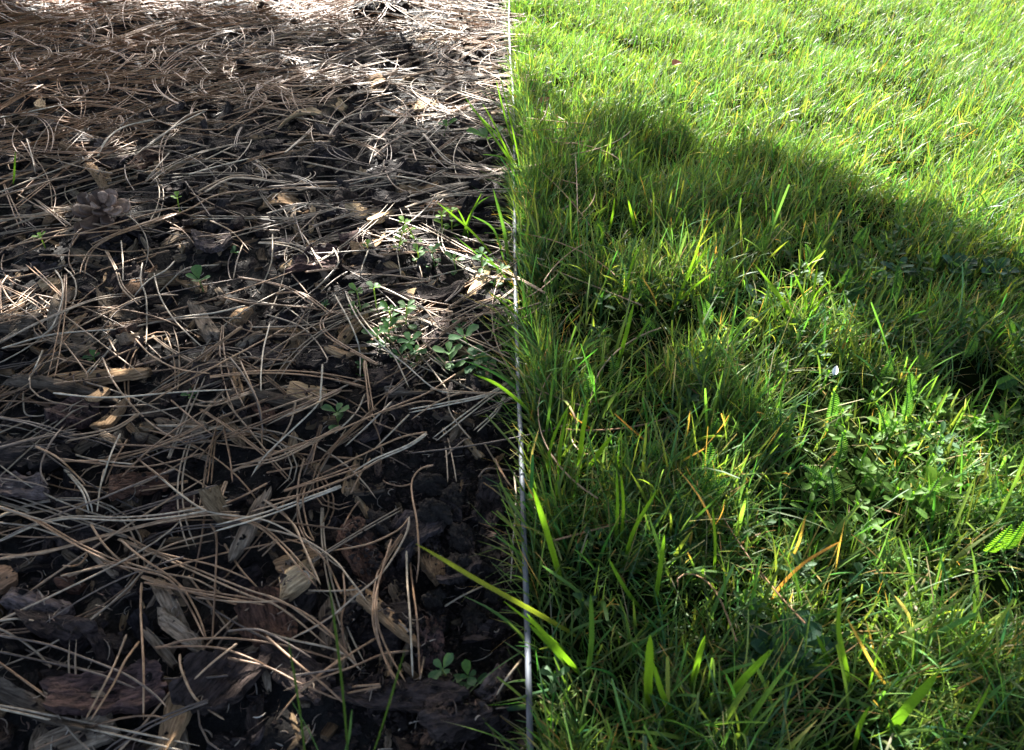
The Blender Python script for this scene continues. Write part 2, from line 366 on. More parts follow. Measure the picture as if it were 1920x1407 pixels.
# cx, cy, length, width, angle (image degrees, anticlockwise), look, thickness mm, label
PLACED = [
 (81, 204, 32, 17, 95, 'pale', 3, 'small pale upright wood flake among the upper left pine needles'),
 (93, 237, 34, 20, 0, 'greybark', 5, 'small grey bark lump just below the pale flake at upper left'),
 (53, 249, 38, 8, 50, 'grey', 2, 'thin grey wood sliver slanting at the far left above the pine cone'),
 (213, 297, 66, 24, -10, 'greybark', 3, 'flat whitish grey bark flake above the pine cone'),
 (273, 297, 50, 20, 30, 'brown', 4, 'brown bark flake right of the whitish flake above the pine cone'),
 (180, 332, 58, 16, -55, 'tan', 3, 'curved tan wood strip standing just above the pine cone'),
 (522, 376, 64, 15, 6, 'tan', 4, 'ragged tan wood chip in the upper middle of the bed'),
 (568, 224, 88, 9, 20, 'pale', 3, 'long straight pale stick in the upper middle of the bed'),
 (584, 411, 46, 10, 88, 'pale', 3, 'narrow pale upright splinter left of the white sunlit chips'),
 (550, 408, 30, 9, 80, 'grey', 3, 'short grey splinter beside the narrow pale upright splinter'),
 (474, 100, 20, 12, 50, 'tan', 2, 'tiny tan chip near the top of the needle carpet'),
 (707, 167, 34, 16, 10, 'tan', 4, 'tan sunlit chip in the upper bed near the edging'),
 (790, 199, 32, 15, 35, 'pale', 4, 'pale sunlit chip in the upper bed closest to the edging'),
 (634, 194, 24, 15, -30, 'pale', 3, 'whitish chip right of the long straight pale stick'),
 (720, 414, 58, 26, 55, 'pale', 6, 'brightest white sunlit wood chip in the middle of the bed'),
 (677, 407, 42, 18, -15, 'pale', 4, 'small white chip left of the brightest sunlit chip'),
 (827, 389, 66, 17, -12, 'pink', 4, 'pinkish brown bark flake near the edging grass tuft'),
 (784, 344, 74, 8, 10, 'tan', 3, 'thin brown stick above the pinkish brown flake'),
 (690, 465, 66, 14, 28, 'tan', 3, 'tan slanting chip below the brightest sunlit chip'),
 (660, 457, 36, 28, 0, 'purple', 8, 'knobbly purple brown bark lump below the white chips'),
 (530, 467, 40, 28, 5, 'greybark', 9, 'rounded grey bark lump left of the long split tan chip'),
 (590, 468, 24, 18, -30, 'tan', 6, 'stubby tan chip above the long split tan chip'),
 (583, 490, 118, 15, 9, 'pale', 4, 'long split tan chip with ragged left end in mid bed'),
 (593, 508, 96, 32, 5, 'purple', 6, 'broad purple brown bark plate under the long split tan chip'),
 (400, 457, 66, 28, 5, 'greybark', 6, 'grey cracked bark lump beside the small seedling in mid bed'),
 (127, 582, 94, 19, 66, 'grey', 6, 'grey tan wood stick standing up at left of the bed'),
 (107, 543, 42, 12, 60, 'tan', 4, 'short tan stick behind the grey tan standing stick'),
 (92, 533, 36, 14, 20, 'pale', 3, 'pale chip just left of the short tan stick'),
 (33, 613, 84, 32, -8, 'dgrey', 6, 'broad dark grey wood slab at the left edge of the photo'),
 (264, 520, 62, 22, 60, 'pink', 3, 'pinkish splintered wood flake under the crossing needles'),
 (387, 617, 76, 27, -62, 'grey', 9, 'thick grey tan wood block pointing up in mid bed'),
 (451, 593, 36, 22, 50, 'tan', 6, 'dark tan knob right of the thick grey tan block'),
 (468, 637, 52, 13, 38, 'grey', 4, 'smooth grey sliver right of the thick grey tan block'),
 (235, 665, 54, 22, 18, 'dark', 6, 'dark bark piece beside the round leaved seedling at left'),
 (187, 718, 200, 22, 7, 'tan', 7, 'long thick tan stick lying across the left of the bed'),
 (120, 742, 200, 14, -8, 'dgrey', 5, 'long dark brown twig crossing under the thick tan stick'),
 (576, 742, 62, 32, -12, 'pale', 6, 'pale freshly cut wood face right of the charred stick'),
 (518, 748, 132, 15, -12, 'dgrey', 6, 'charred grey stick running up to the pale cut wood'),
 (601, 722, 70, 14, -4, 'black', 6, 'black curled bark strip above the pale cut wood'),
 (447, 722, 62, 13, -72, 'tan', 5, 'short brown stick upright on the knot of the charred stick'),
 (441, 738, 30, 24, 0, 'dgrey', 9, 'round grey knot at the left end of the charred stick'),
 (140, 787, 68, 48, -6, 'purple', 10, 'square purple brown bark block at left'),
 (212, 782, 66, 16, 44, 'tan', 5, 'pale tan stick right of the square bark block'),
 (197, 762, 36, 14, 40, 'tan', 4, 'small splintered chip above the pale tan stick'),
 (347, 806, 98, 27, -11, 'grey', 6, 'weathered silvery grey chip left of centre of the bed'),
 (404, 707, 88, 34, 15, 'dark', 8, 'dark cracked bark chunk above the silvery grey chip'),
 (498, 776, 40, 26, -40, 'brown', 4, 'reddish brown flake below the charred stick'),
 (657, 627, 84, 18, 52, 'tan', 5, 'tan split stick slanting left of the green seedlings'),
 (820, 634, 62, 34, 50, 'greybark', 4, 'grey brown crumpled bark piece between the green seedlings'),
 (754, 550, 52, 13, -20, 'pale', 3, 'white pointed chip above the green seedlings'),
 (800, 556, 130, 22, -4, 'dark', 6, 'long dark bark plate above the green seedlings'),
 (897, 530, 66, 18, 60, 'pale', 4, 'pale slanting chip close to the edging'),
 (941, 515, 44, 13, 75, 'pale', 4, 'pale upright chip touching the metal edging'),
 (610, 690, 100, 28, -10, 'black', 6, 'black flat bark piece left of the seedling patch'),
 (727, 704, 76, 34, 12, 'dark', 5, 'dark brown bark flake below the seedling patch'),
 (640, 676, 46, 12, -15, 'tan', 3, 'small pale strip on the black bark piece'),
 (765, 733, 90, 10, 0, 'grey', 3, 'thin weathered splinter lying level below the seedling patch'),
 (561, 1095, 76, 34, 32, 'pale', 11, 'chunky pale cut wood block in the lower middle of the bed'),
 (556, 1050, 84, 28, 12, 'tan', 6, 'olive tan chip just above the chunky pale block'),
 (322, 1140, 124, 30, -64, 'grey', 5, 'long grey wood slat slanting under the needles at lower left'),
 (474, 990, 130, 25, 66, 'grey', 4, 'long grey wood slat rising to the right above the pale block'),
 (340, 1195, 98, 30, -34, 'grey', 8, 'thick grey chip over the lower end of the slanting slat'),
 (300, 1215, 80, 18, -52, 'grey', 5, 'narrow grey splinter left of the thick grey chip'),
 (150, 1300, 96, 30, -3, 'grey', 6, 'blunt grey brown chip lying level at lower left'),
 (75, 1335, 230, 34, -24, 'dgrey', 8, 'long dark wood strip at the bottom left corner'),
 (5, 1092, 60, 34, 38, 'pink', 6, 'pinkish tan chip cut by the left edge of the photo'),
 (134, 1097, 46, 26, -18, 'brown', 5, 'small brown cupped flake at lower left'),
 (335, 962, 60, 62, 10, 'purple', 7, 'pinkish mottled bark lump under the crossing needles'),
 (75, 1140, 110, 42, -20, 'greybark', 9, 'mottled grey bark chunk at the left edge'),
 (262, 905, 110, 34, 14, 'brown', 6, 'brown split chip with dark rim above the needle crossing'),
 (45, 930, 110, 34, -6, 'greybark', 7, 'grey cracked bark slab at the left edge'),
 (55, 855, 130, 50, 0, 'black', 8, 'big black bark slab at the left above the grey cracked slab'),
 (500, 1165, 100, 92, -75, 'brown', 7, 'broad brown wood piece below the chunky pale block'),
 (430, 1280, 150, 92, 50, 'dark', 8, 'large dark slab leaning at the bottom of the bed'),
 (215, 1318, 210, 76, 12, 'purple', 9, 'large purplish bark slab at the bottom left'),
 (188, 1205, 90, 32, -60, 'dark', 5, 'dark narrow bark strip near the bottom left'),
 (120, 1190, 110, 44, -20, 'dark', 8, 'rough dark bark chunk below the mottled grey chunk'),
 (678, 1040, 120, 58, -66, 'brown', 5, 'dark reddish bark curl beside the crumbly soil hollow'),
 (717, 1150, 160, 26, -40, 'tan', 6, 'brown wood stick slanting in the lower right of the bed'),
 (807, 1205, 92, 48, 80, 'purple', 6, 'reddish purple bark piece under the two upright needles'),
 (926, 1283, 68, 32, 50, 'greybark', 5, 'brown grey flake near the bottom of the edging'),
 (765, 1305, 230, 52, -10, 'dark', 9, 'largest dark bark slab at the bottom beside the edging'),
 (918, 955, 66, 50, 60, 'dark', 6, 'dark angular bark flake on the crumbly soil by the edging'),
 (855, 1350, 120, 50, 15, 'dark', 8, 'dark bark piece at the very bottom beside the edging'),
 (330, 1360, 140, 40, 70, 'tan', 6, 'brown stick rising from the bottom edge of the photo'),
 (150, 1395, 150, 50, 20, 'grey', 6, 'grey slab cut by the bottom edge of the photo'),
 (560, 1260, 140, 70, -40, 'dark', 7, 'dark slab behind the bottom left grass blades'),
 (735, 385, 60, 22, -5, 'black', 8, 'black bark lump above the brightest sunlit chip'),
 (700, 25, 60, 30, 0, 'black', 18, 'black upright bark chunk at the top of the bed'),
 (742, 18, 40, 24, 30, 'black', 16, 'smaller black bark chunk at the top of the bed'),
]
chip_groups = 'bark and wood chips of the mulch'
def place_chip(c, yaw, L, W, T, kind, col, seed, label, tilt=0.18, obj=True, group=None):
    V, F, G = chip_mesh(L, W, T, kind, seed)
    r = np.random.default_rng(seed + 5)
    M = rotmat(yaw, r.normal(0, tilt), r.normal(0, tilt))
    Vr = V @ M.T
    hh = topH(c[0] + Vr[:, 0], c[1] + Vr[:, 1])
    z = np.percentile(hh - Vr[:, 2], 88 if obj else 60)
    splat(c, yaw, L, W, z + T * 0.45)
    Vw = Vr + np.array([c[0], c[1], z])
    return Vw, F, G, z
# scattered chips
def in_frame(x, y, m=30):
    px, py, d = proj(x, y); return (px > -m) & (px < 1920 + m) & (py > -m) & (py < 1407 + m)
cand = []
N = 4000
ys_ = 0.1 + 1.6 * rng.random(N) ** 0.85; xs_ = -rng.random(N) * (0.32 + 0.62 * ys_)
for x, y in zip(xs_, ys_):
    if x > edge_x(y) - 0.012: continue
    L = float(rng.lognormal(math.log(0.0165), 0.5)); L = min(L, 0.055)
    if x < -0.25 and y > 1.05 and rng.random() < 0.6: continue
    k = 'wood' if rng.random() < 0.32 else 'bark'
    cand.append((x, y, L, L * rng.uniform(0.25, 0.75) if k == 'bark' else L * rng.uniform(0.14, 0.4), rng.uniform(0.0015, 0.007) * (L / 0.03) ** 0.5, k))
dist = [math.hypot(c[0], c[1], CAM_H) / c[2] for c in cand]
order = np.argsort(dist); ind = set()
for q in order:
    if len(ind) >= 300 - len(PLACED): break
    if in_frame(cand[q][0], cand[q][1], 0): ind.add(int(q))
acc = {'bark': Acc(), 'wood': Acc()}
LBL = {'bark': 'dark weathered bark chip lying loose in the black soil', 'wood': 'weathered brown grey wood chip lying loose in the black soil'}
seq = sorted(range(len(cand)), key=lambda q: (-cand[q][2] if q not in ind else -cand[q][2]))
for q in seq:
    x, y, L, W, T, k = cand[q]
    seed = 4000 + q; rr = np.random.default_rng(seed)
    # low layer: chips sink under the placed ones
    col = np.array(TINT[k][rr.integers(len(TINT[k]))]) * rr.uniform(0.6, 1.7) * (0.8 if k == 'wood' else 1.0)
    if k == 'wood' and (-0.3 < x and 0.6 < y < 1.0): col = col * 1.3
    yaw = rr.uniform(0, math.pi)
    Vw, F, G, z = place_chip((x, y), yaw, L, W, T, k, col, seed, '', 0.3, False)
    if q in ind:
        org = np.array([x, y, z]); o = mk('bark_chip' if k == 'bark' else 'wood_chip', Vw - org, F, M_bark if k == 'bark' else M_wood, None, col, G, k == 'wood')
        o.location = org; tag(o, LBL[k], k + ' chip', 'small loose %s chips of the mulch' % k)
    else: acc[k].add(Vw, F, col, G)
tag(acc['bark'].build('bark_mulch', M_bark, smooth=False), 'the many small dark bark bits of the mulch bed', 'bark mulch', kind='stuff')
tag(acc['wood'].build('wood_mulch', M_wood), 'the many small pale wood bits scattered through the mulch bed', 'wood mulch', kind='stuff')

nchip = 0
taken = []
for (cx, cy, L, W, ang, look, T, label) in PLACED:
    z0 = float(topH(*at(cx, cy)[:2])) + 0.003
    a = R(ang); d = np.array([math.cos(a), -math.sin(a)]); e = np.array([math.sin(a), math.cos(a)])
    p0 = at(*(np.array([cx, cy]) - d * L / 2), z0); p1 = at(*(np.array([cx, cy]) + d * L / 2), z0)
    q0 = at(*(np.array([cx, cy]) - e * W / 2), z0); q1 = at(*(np.array([cx, cy]) + e * W / 2), z0)
    c = at(cx, cy, z0); yaw = math.atan2(p1[1] - p0[1], p1[0] - p0[0]); Lw = np.linalg.norm(p1 - p0)
    n_ = np.array([-math.sin(yaw), math.cos(yaw)]); Ww = min(abs((q1 - q0)[:2] @ n_), Lw) * 1.05
    kind, col = SPECIAL[look]
    Vw, F, G, z = place_chip(c, yaw, Lw, max(Ww, 0.003), T / 1000, kind, col, 300 + nchip, label, 0.12)
    org = np.array([c[0], c[1], z])
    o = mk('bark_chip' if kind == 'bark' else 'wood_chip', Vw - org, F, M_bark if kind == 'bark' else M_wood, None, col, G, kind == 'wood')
    o.location = org; tag(o, label, 'bark chip' if kind == 'bark' else 'wood chip', chip_groups)
    taken.append(c); nchip += 1
# crumbs of soil and bark
def crumbs(n, xs, ys, smin, smax, mat, name, label):
    base = np.array([[1, 0, 0], [-1, 0, 0], [0, 1, 0], [0, -1, 0], [0, 0, 1], [0, 0, -1]], float)
    tr = np.array([[0, 2, 4], [2, 1, 4], [1, 3, 4], [3, 0, 4], [2, 0, 5], [1, 2, 5], [3, 1, 5], [0, 3, 5]])
    s = np.exp(rng.uniform(math.log(smin), math.log(smax), n))
    V = base[None] * rng.uniform(0.45, 1.0, (n, 6, 3)) * s[:, None, None] + rng.normal(0, 0.18, (n, 6, 3)) * s[:, None, None]
    V[..., 0] += xs[:, None]; V[..., 1] += ys[:, None]; V[..., 2] += (topH(xs, ys) + s * 0.3)[:, None]
    F = (np.arange(n)[:, None, None] * 6 + tr[None]).reshape(-1, 3)
    c = rng.uniform(0.35, 1.3, (n, 1, 1)) * np.array([1, 0.93, 0.9])
    col = np.broadcast_to(c, (n, 6, 3)).reshape(-1, 3)
    o = mk(name, V, F, mat, None, col, V.reshape(-1, 3), False); tag(o, label, name.replace('_', ' '), kind='stuff')
n = 16000
yy = 0.1 + 1.5 * rng.random(n) ** 0.9; xx = -rng.random(n) * (0.3 + 0.6 * yy); k_ = xx < edge_x(yy) - 0.004
x2 = np.clip(rng.normal(-0.045, 0.035, 5000), -0.2, -0.001); y2 = rng.normal(0.27, 0.09, 5000)
xx = np.concatenate([xx[k_], x2]); yy = np.concatenate([yy[k_], y2]); m = (yy > 0.08) & (xx < edge_x(yy) - 0.003); xx = xx[m]; yy = yy[m]
crumbs(len(xx), xx, yy, 0.0006, 0.0034, M_bark, 'soil_crumbs', 'loose dark crumbs and specks of earth over the bed')

# fine wood and bark fibres between the chips
nf = 7000
fy = 0.1 + 1.3 * rng.random(nf) ** 0.9; fx = -rng.random(nf) * (0.3 + 0.6 * fy); kf = fx < edge_x(fy) - 0.006; fx, fy = fx[kf], fy[kf]; nf = len(fx)
fa = rng.uniform(0, math.pi, nf); fl_ = rng.uniform(0.003, 0.014, nf); sf = np.linspace(-0.5, 0.5, 5)[None]; fb = rng.normal(0, 0.8, nf)
fX = fx[:, None] + np.cos(fa[:, None] + fb[:, None] * sf) * fl_[:, None] * sf; fY = fy[:, None] + np.sin(fa[:, None] + fb[:, None] * sf) * fl_[:, None] * sf
fZ = topH(fx, fy)[:, None] + 0.0008 + rng.normal(0, 0.25, nf)[:, None] * fl_[:, None] * sf
Vf, Ff = tubes(np.stack([fX, fY, fZ], -1), rng.uniform(0.00015, 0.0005, nf)[:, None] * np.array([0.5, 1, 1, 0.9, 0.3])[None], 4, 0.5)
cf = (np.array([(0.30, 0.22, 0.15), (0.12, 0.08, 0.055), (0.42, 0.35, 0.27), (0.2, 0.12, 0.08)])[rng.integers(0, 4, nf)] * rng.uniform(0.5, 1.2, (nf, 1)))
FIB = (Vf, Ff, np.repeat(cf, 20, 0))
# soil clods
def clod(px, py, r_m, seed, label):
    nu, nv = 72, 44
    th = np.linspace(0, 2 * math.pi, nu, endpoint=False); ph = np.linspace(0.06, math.pi - 0.06, nv)
    T, P = np.meshgrid(th, ph, indexing='ij')
    d = np.stack([np.sin(P) * np.cos(T), np.sin(P) * np.sin(T), np.cos(P)], -1)
    rad = 1 + 0.16 * fbm(d[..., 0] * 9 + d[..., 2] * 5, d[..., 1] * 9 - d[..., 2] * 4, 2.4, 3, seed + 9, 0.8) + 0.6 * fbm(d[..., 0] * 1.6 + d[..., 2], d[..., 1] * 1.6 - d[..., 2] * 0.7, 1.3, 2, seed) + 0.26 * fbm(d[..., 0] * 3 + d[..., 2] * 2, d[..., 1] * 3 + d[..., 2], 2.6, 4, seed + 2, 0.75)
    V = d * rad[..., None] * r_m * np.array([random.uniform(0.75, 1.2), random.uniform(0.7, 1.1), random.uniform(0.5, 0.9)])
    i = np.arange(nu)[:, None]; j = np.arange(nv - 1)[None, :]; i2 = (i + 1) % nu
    F = np.stack([i * nv + j, i * nv + j + 1, i2 * nv + j + 1, i2 * nv + j], -1).reshape(-1, 4)
    c = at(px, py, 0.002); z = float(topH(c[0], c[1])) + r_m * 0.25
    o = mk('soil_clod', V, F, M_clod, None, None, None, True); o.location = (c[0], c[1], z)
    splat(c, 0, r_m * 1.8, r_m * 1.8, z + r_m * 0.5)
    tag(o, label, 'soil clod', 'crumbly soil clods beside the metal edging')
for i, (px, py, r_, lb) in enumerate([
    (815, 960, 0.0105, 'brownest crumbly soil clod, in the upper middle of the hollow'), (868, 992, 0.011, 'large rounded dark clod right of the brownish clod'),
    (848, 918, 0.009, 'upright dark clod at the top of the crumbly hollow'), (806, 890, 0.010, 'dark clod at the upper left rim of the hollow'),
    (908, 1028, 0.009, 'lumpy clod close to the metal edging'), (858, 1050, 0.010, 'lumpy clod in the middle of the hollow'),
    (706, 978, 0.010, 'bluish grey clod left of the hollow beside the bark curl'), (884, 1136, 0.009, 'low wet clod at the foot of the hollow'),
    (812, 1108, 0.008, 'small clod at the lower left of the hollow'), (930, 905, 0.008, 'small dark clod wedged next to the edging at the top of the hollow'),
    (760, 1010, 0.007, 'small clod between bark curl and hollow'), (925, 1085, 0.007, 'small clod low against the edging')]):
    clod(px, py, r_, 200 + i * 5, lb)

# ------------------------------------------------------------ pine needles
NCOL = np.array([1.27, 1.20, 1.05]) * np.array([(0.29, 0.20, 0.13), (0.28, 0.225, 0.17), (0.34, 0.285, 0.22), (0.20, 0.12, 0.07), (0.27, 0.165, 0.095), (0.13, 0.098, 0.08), (0.07, 0.054, 0.046), (0.40, 0.355, 0.29)])
def resample(P, n):
    P = np.asarray(P, float); d = np.r_[0, np.cumsum(np.linalg.norm(np.diff(P, axis=0), axis=1))]
    # Catmull-Rom
    Q = []
    for i in range(len(P) - 1):
        p0 = P[max(i - 1, 0)]; p1 = P[i]; p2 = P[i + 1]; p3 = P[min(i + 2, len(P) - 1)]
        for t in np.linspace(0, 1, 10, endpoint=False):
            Q.append(0.5 * ((2 * p1) + (-p0 + p2) * t + (2 * p0 - 5 * p1 + 4 * p2 - p3) * t * t + (-p0 + 3 * p1 - 3 * p2 + p3) * t ** 3))
    Q.append(P[-1]); Q = np.array(Q); d = np.r_[0, np.cumsum(np.linalg.norm(np.diff(Q, axis=0), axis=1))]
    s = np.linspace(0, d[-1], n)
    return np.stack([np.interp(s, d, Q[:, k]) for k in range(Q.shape[1])], -1)
OFF = {'A': (0, 0), 'B': (500, 0), 'C': (0, 440), 'D': (500, 420), 'E': (0, 880), 'F': (500, 860)}
TR = {
'A': '1165,615 1050,650 950,730 850,800 750,880;1160,620 1000,700 900,770 820,830;0,500 200,480 350,540;1500,650 1350,690 1200,770;0,1100 300,1010 480,960;390,1400 430,1310 500,1260;95,1090 250,1180 400,1270;190,1110 300,1190 400,1265;450,1310 700,1240 950,1170 1150,1080;560,1350 800,1270 1050,1180 1200,1100 1400,1070 1900,1040;520,1370 700,1290 1000,1190;1060,980 1200,940 1400,890;1110,1080 1200,1030 1300,990 1430,990 1530,1020;1150,1080 1300,1000 1500,1010 1650,1025;1530,1210 1600,1160 1750,1140 1870,1160;700,925 710,1000 760,1080;930,1240 1020,1290 1100,1380;1180,1240 1300,1300 1400,1407;950,860 880,940 800,1040;150,780 180,880 200,980;545,880 600,780 700,710 860,670;0,1080 200,1000 450,900 600,800;0,1400 300,1330 700,1290;40,1407 200,1330 500,1260;0,660 250,610 480,560;1000,1340 1300,1310 1400,1270;1150,900 1250,850 1350,800',
'B': '350,770 450,650 560,600;640,650 800,655 1000,640;350,760 400,690 500,640 650,620;0,900 200,880 450,900;660,930 690,1010 760,1070 900,1080;820,840 840,900 870,960;880,750 1000,880 1100,940;900,770 1000,900 1080,930;0,1050 250,1030 500,1010 700,960 780,880;1280,250 1250,330 1290,390;1040,180 1030,215 1080,235;300,390 340,340 420,300;600,880 680,810 800,740 920,720;0,1200 200,1150 380,1150;150,1200 180,1280 220,1390;400,1060 600,1000 800,1000 1100,1090;1000,640 1150,700 1380,690;100,860 200,770 250,720;1180,920 1300,870 1390,860',
'C': '575,690 640,830 760,980 900,1100 1110,1205;1360,520 1200,640 1050,750 920,840;1605,525 1300,690 1000,850 830,950;1515,500 1480,640 1465,780 1465,880;1340,690 1410,850 1465,1000 1470,1200;1240,350 1400,385 1600,400 1810,420;1240,345 1420,375 1620,400 1760,395;1375,400 1200,440 1000,465 760,515;1370,470 1100,468 900,490 760,520;1000,340 800,350 600,440 300,580 20,640;940,330 700,400 550,550 400,640 205,690;800,160 790,260 820,350 825,500 820,620;865,220 900,350 980,480 1100,600 1160,650;680,35 690,150 690,260;445,0 395,80 390,160 420,220;655,0 540,70 490,150 475,220;0,260 60,370 200,470 270,545;45,230 5,300 10,460;1240,170 1050,190 950,270 890,330;1310,90 1280,160 1290,240 1310,260;1365,50 1330,150 1310,250;1530,0 1525,150 1480,270 1455,320;1870,75 1900,150 1850,230 1680,385;1340,240 1500,265 1650,310 1800,410;760,585 850,680 1000,755 1180,780;1290,690 1360,780 1440,930 1480,1120;300,890 600,915 1000,885 1300,870;300,840 700,790 1150,730;1810,730 1800,870 1770,970 1500,1230 1410,1360;1660,940 1620,1080 1500,1250 1420,1340;1916,870 1500,1050 1250,1150;1250,1010 1200,1130 1160,1280 1140,1400;1240,1040 1210,1150 1185,1400;1255,1090 1290,1250 1305,1390;780,1010 660,1090 520,1130 370,1160;370,1060 290,1160 240,1260 230,1340 270,1407;200,1190 320,1250 420,1340 480,1407;675,1120 620,1240 570,1400;715,1150 640,1280 590,1400;340,1260 500,1280 760,1305 950,1280 1160,1220;340,1270 600,1265 860,1200 1100,1090 1250,1020 1500,920;415,1235 560,1270 760,1290;770,1255 860,1330 965,1407;0,1025 200,1060 370,1110 440,1120;0,1195 200,1140 430,1090;1916,1080 1600,1250 1400,1300 1300,1320;1130,980 1300,1090 1500,1240 1640,1380;960,930 1100,1050 1200,1130;1240,890 1320,1000 1420,1120 1530,1260 1600,1340;1780,1140 1740,1260 1700,1360;1780,1150 1760,1240 1745,1310;240,650 200,740 160,820;305,540 400,660 480,770 490,810;660,590 580,690 500,790;610,580 640,640 670,680;310,200 350,270 345,380 290,520 200,590;0,610 200,500 500,370 700,330;10,640 300,560 700,530;600,90 660,200 700,300 800,390;220,115 400,118 620,120;950,90 750,140 540,210;600,1250 850,1190 1150,1060;1380,690 1500,700 1640,710;1430,880 1200,960 1050,945;640,1180 900,1190 1090,1210;980,150 930,200 830,260 750,350;1550,330 1700,330 1860,440;1600,400 1780,540;1916,360 1850,440 1790,540;130,880 140,1000 200,1020 270,1010;1610,1020 1750,960 1916,880;1300,1330 1500,1240 1790,1150;1500,1110 1350,1130 1240,1145',
'D': '380,395 470,560 520,700 525,860;440,380 510,530 620,660 780,790 950,930 1100,950;715,310 560,400 480,440;540,770 560,900 590,1050;555,770 575,900 600,1050;530,870 400,930 0,1130;1060,845 900,950 700,1030 400,1160 200,1230 0,1310;700,1000 600,1100 440,1250;800,1070 700,1170 600,1270;860,730 960,860 1020,950 1030,1060 1150,1215;870,650 960,740 1040,830;1380,870 1250,960 1000,1020 800,1060;1620,840 1450,900 1300,950 1150,1060 950,1220;1610,840 1520,910 1450,930 1400,900;1340,970 1290,1060 1180,1170;900,1170 750,1200 550,1290 300,1407;0,510 180,570 280,660 345,765;830,15 780,50 785,90;510,25 650,80 900,120 1160,165;570,150 540,230 520,310;1120,170 1190,280;470,285 700,290 950,320;780,400 880,470 980,590;560,330 700,380 1000,540;0,455 150,460 310,485;1310,490 1300,600 1320,720;1290,530 1260,640;550,960 500,1060 380,1180;310,1130 270,1270 210,1400;900,1180 800,1250 620,1330 500,1407;1250,960 1100,950 960,1000 810,1100;450,390 560,560 700,720 800,920;590,1070 610,1100 600,1130;1000,1310 1100,1220 1150,1200;640,1060 850,1000 960,1000;1220,1230 1280,1330 1320,1400;850,720 870,700 950,760 1050,830;140,280 230,390;220,270 400,240;1000,440 1060,380 1090,330;180,30 230,100 280,190 320,260',
'E': '370,0 470,110 510,200 520,250;585,0 560,120 545,240;980,0 700,110 500,190 200,300 0,400;0,400 200,310 400,265 700,270 1000,240 1300,170;0,480 200,480 400,430 700,340 1000,290 1240,285;0,500 300,450 550,380 900,290 1160,245 1350,240;1160,0 1140,100 1120,210;1275,70 1240,180 1225,290;1180,310 1215,380 1210,600 1190,980;0,210 200,280 450,420 650,510 760,560;510,310 590,430 700,530 800,590;340,600 600,540 800,490 1000,410 1230,350;380,605 560,540 900,460 1200,400;670,390 850,460 1100,560 1400,680 1600,750 1870,950;680,400 800,500 1000,640 1100,790 1160,950;600,530 800,570 950,620 1050,750 1150,950;850,0 1000,130 1150,230 1300,260 1500,290 1700,400 1916,560;1240,260 1450,310 1600,430 1700,540 1800,640;1480,170 1640,300 1700,420 1800,650;1260,420 1350,560 1450,670;490,480 450,530 400,545 350,540;795,640 790,800 805,1100 805,1407;710,930 650,1080 580,1220 480,1407;780,970 700,1080 640,1200 510,1407;0,935 250,980 450,1050 700,1150 850,1250 935,1335;0,1025 300,1090 550,1150 760,1230;880,1010 1050,960 1300,950 1600,990 1916,1080;870,1000 1200,1000 1400,1060 1600,1160;1280,910 1450,900 1600,970 1750,1060;1280,1060 1500,1110 1700,1210 1916,1300;1010,1040 1020,1130 1100,1290 1260,1407;1700,100 1670,200 1680,320 1740,440;1720,80 1700,180 1730,330 1765,400;1560,400 1500,460 1470,490;1916,800 1620,960;1916,1060 1700,1230 1550,1407;1500,80 1300,180 1100,240;1916,60 1600,180 1400,240;1330,980 1200,1080 1090,1180;0,210 150,260 400,330;0,300 200,330 480,430;720,380 900,470 1200,540 1400,620;1060,600 1180,760 1290,910;800,600 1000,660 1250,700 1500,740;1916,100 1500,260 1200,350;700,520 900,580 1100,620 1250,700;1150,260 1120,450 1080,620;0,850 90,840 190,850;1100,720 1350,745 1600,740;1640,1160 1916,1120;1916,700 1830,520 1720,430 1600,390',
'F': '935,38 860,60 815,130 820,230 840,330 850,440 855,560 840,700;850,130 760,155 680,140 650,120;800,330 740,400 600,470 450,505 320,520;700,455 650,620 610,780 610,900 640,1060 710,1240;765,430 680,560 630,680 620,900 680,1080 780,1255;785,520 790,700 805,900 820,1230;800,540 820,720 845,920 860,1230;0,240 100,310 180,430 250,600 300,700;0,395 200,450 370,560 470,680 560,800;800,330 780,430 650,640 500,770 330,910 120,1020;0,770 200,860 350,970 420,1060 500,1140;0,980 150,1020 400,1080 530,1190;0,1000 150,1130 320,1270 440,1380;800,1080 650,1100 480,1170 280,1240 90,1305;610,1010 450,1110 320,1200 180,1320;210,0 180,120 175,260 215,420 270,465;520,240 480,290 430,380;580,0 520,100 470,200;1280,0 1340,110 1400,190;1190,105 1230,60 1300,60 1400,70;1000,830 1100,770 1230,710;430,640 440,800 420,900 440,1060;1430,1130 1350,1230 1290,1330;650,0 450,110 200,200 0,240;1390,80 1400,250 1385,450 1370,700;1470,130 1480,400 1520,600 1540,740;1490,200 1530,450 1530,700;0,80 150,50 330,0;100,180 300,110 520,30;885,1110 860,1240;640,1280 440,1320'}
NL = {0: 'grey tan dry pine needle', 1: 'orange brown dry pine needle'}
traced = []
for key, s in TR.items():
    for line in s.split(';'):
        P = [tuple(float(v) for v in t.split(',')) for t in line.split()]
        traced.append(np.array([(a * 0.334 + OFF[key][0], b * 0.334 + OFF[key][1]) for a, b in P]))
